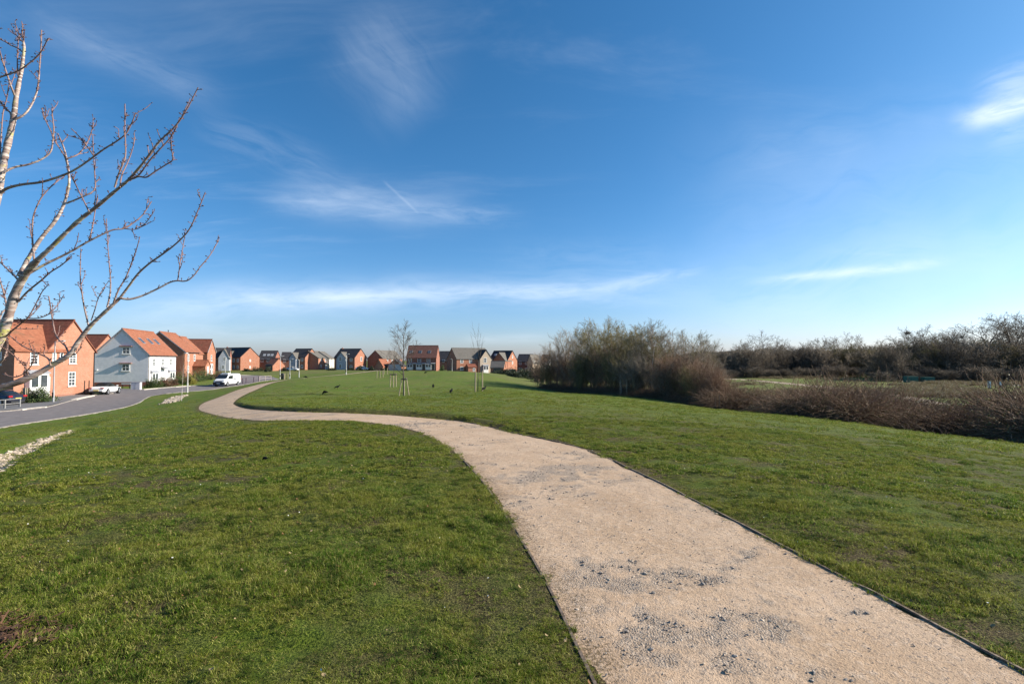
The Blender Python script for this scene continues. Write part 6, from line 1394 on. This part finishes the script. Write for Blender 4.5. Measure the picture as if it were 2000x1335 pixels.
def build_cherry():
    D0 = 4.4; rng = np.random.RandomState(12); placed = []; TR = []; CR = []; BUDS = []
    def add(pix, r0, r1, dd, limb, start=None):
        P2 = smooth_line(np.array(pix, float), 5); n = len(P2)
        if placed:
            best = None
            for L in placed:
                q = np.hypot(L[:, 0]-P2[0, 0], L[:, 1]-P2[0, 1]); i = q.argmin()
                if best is None or q[i] < best[0]: best = (q[i], L[i, 2])
            d0 = best[1]
        else: d0 = D0
        t = np.linspace(0, 1, n); dep = d0+dd*t+.03*np.sin(t*7+dd*20); placed.append(np.c_[P2, dep])
        pts = np.array([at(a, b, c) for (a, b), c in zip(P2, dep)]); rad = (r0+(r1-r0)*t**.8)*dep/1000*(1+.06*rng.normal(0, 1, n)*(r0 > 3))
        (TR if limb else CR).append((pts, rad)); return pts, rad
    lines = list(LIMBS)
    for q in (1, 3, 4, 5, 6, 7, 8, 9, 10, 13, 14, 16, 17, 18, 19, 20, 21, 23, 24, 25, 26, 30, 31, 32, 33, 34, 35, 36):     # the side of the crown outside the picture
        pix, r0, r1, dd, limb = LIMBS[q]; lines.append(([(-66-(a+66)*1.08, 800-(800-b)*.9) for a, b in pix], r0, r1, -dd-.15*(q == 1), limb))
    for k, (pix, r0, r1, dd, limb) in enumerate(lines):
        pts, rad = add(pix, r0, r1, dd, limb)
        seg = np.r_[0, np.cumsum(np.linalg.norm(np.diff(pts, axis=0), axis=1))]; s = .03
        while s < seg[-1]:
            c = np.array([np.interp(s, seg, pts[:, j]) for j in range(3)]); rr = np.interp(s, seg, rad)
            if rr < .016 or rng.rand() < .3:
                if rr < .020: BUDS.append((c, rr))
            s += rng.uniform(.015, .050)*(1.0 if rr < .008 else 1.6)
    for pts, rad in [c for c in CR if len(c[0]) > 8]+TR[3:]:      # short side twigs
        for k in range(rng.randint(2, 6)):
            i = rng.randint(len(pts)//4, len(pts)-1); d = pts[i+1 if i+1 < len(pts) else i]-pts[i-1]; d /= np.linalg.norm(d)
            d = d+rng.normal(0, .55, 3)+[0, 0, .35]; d /= np.linalg.norm(d); L = rng.uniform(.04, .17); q = [pts[i]]
            for j in range(4): d = d+rng.normal(0, .08, 3)+[0, 0, .12]; d /= np.linalg.norm(d); q.append(q[-1]+d*L/4)
            q = np.array(q); rr_ = np.linspace(min(.0042, rad[i]*.8), .0022, 5); CR.append((q, rr_))
            for j in range(1, 5): BUDS.append((q[j], rr_[j]))
    base = np.array([*at(-112, 1085, D0)[:2], 0.0]); base[2] = gz(base[0], base[1]); 
    TR.append((np.array([base+[-.04, 0, -.15], base+[-.01, 0, .02], at(-112, 1085, D0)+[0, 0, .05]]), np.array([.12, .09, .075])))
    r = empty('cherry_tree', tuple(base), 0, 'bare cherry tree with lichened pale limbs reaching in from the left edge', 'tree')
    def mk(name, L, sides):
        L = [(p-base, q) for p, q in L]; me = tubes_mesh(name, L, M['cherry'], sides); by = {}
        for p, q in L: by.setdefault(len(p), []).append(q)
        th = np.concatenate([np.repeat(np.array(v).ravel(), sides) for v in by.values()]); a = me.attributes.new('thick', 'FLOAT', 'POINT'); a.data.foreach_set('value', th.astype(np.float32)); return mobj(name, me, r)
    mk('trunk', TR, 12)
    V = []; F = []; SP = []
    for c, rr in BUDS:
        d = rng.normal(0, 1, 3); d[2] = abs(d[2])*.8; d /= np.linalg.norm(d); L = rng.uniform(.004, .010) if rng.rand() < .62 else rng.uniform(.014, .032)
        a = c+d*rr*.6; e = a+d*(L+rr*.4); SP.append((np.array([a, (a+e)/2, e]), np.array([.0026, .0024, .0026])))
        for k in range(1 if L < .012 else 2):
            u = e+rng.normal(0, .003, 3)*(k > 0); q = np.cross(d, [.3, .5, .8]); q /= np.linalg.norm(q); w = np.cross(d, q); s = rng.uniform(.0042, .0066); b = len(V)
            V += [u-d*s, u+q*s*.8, u+w*s*.8, u-q*s*.8, u-w*s*.8, u+d*s*2.0]
            F += [(b, b+2, b+1), (b, b+3, b+2), (b, b+4, b+3), (b, b+1, b+4), (b+5, b+1, b+2), (b+5, b+2, b+3), (b+5, b+3, b+4), (b+5, b+4, b+1)]
    cr = mk('crown', CR+SP, 8)
    bo = mobj('buds', fast_mesh('buds', np.array(V)-base, [np.array(F)], [M['bud']], smooth=True), cr); bo['kind'] = 'stuff'
    # bark mulch round its foot
    M['mulch'] = simple('wood_chips', (0.14, 0.075, 0.045), (0.05, 0.03, 0.022), 14, .9, .1); rs = np.random.RandomState(9)
    n = 1500; a = rs.rand(n)*6.28; q = rs.rand(n)**.6*1.15; y = 3.12+q*np.sin(a)*.30; x = -3.75-(y-3.1)*.5+q*np.cos(a)*.98; V = []; F = []
    z = Hfull(x, y)
    for i in range(n):
        L, w = rs.uniform(.01, .03)*(3 if rs.rand() < .12 else 1), rs.uniform(.003, .009); t = rs.rand()*3.14; d = np.array([math.cos(t), math.sin(t), rs.normal(0, .3)])*L; e = np.array([-math.sin(t), math.cos(t), rs.normal(0, .4)])*w; c = np.array([x[i], y[i], z[i]+rs.uniform(.003, .025)]); b = len(V)
        up = np.array([0, 0, .004]); V += [c-d-e, c+d-e*.6, c+d+e, c-d+e*.7, c-d-e+up, c+d-e*.6+up, c+d+e+up, c-d+e*.7+up]; F += [(b+4, b+5, b+6, b+7), (b, b+1, b+5, b+4), (b+1, b+2, b+6, b+5), (b+2, b+3, b+7, b+6), (b+3, b, b+4, b+7)]
    mo = mobj('bark_mulch', fast_mesh('bark_mulch', np.array(V), [np.array(F)], [M['mulch']])); tag(mo, 'brown bark mulch and broken sticks on the bare earth under the cherry tree', kind='stuff')
build_cherry()
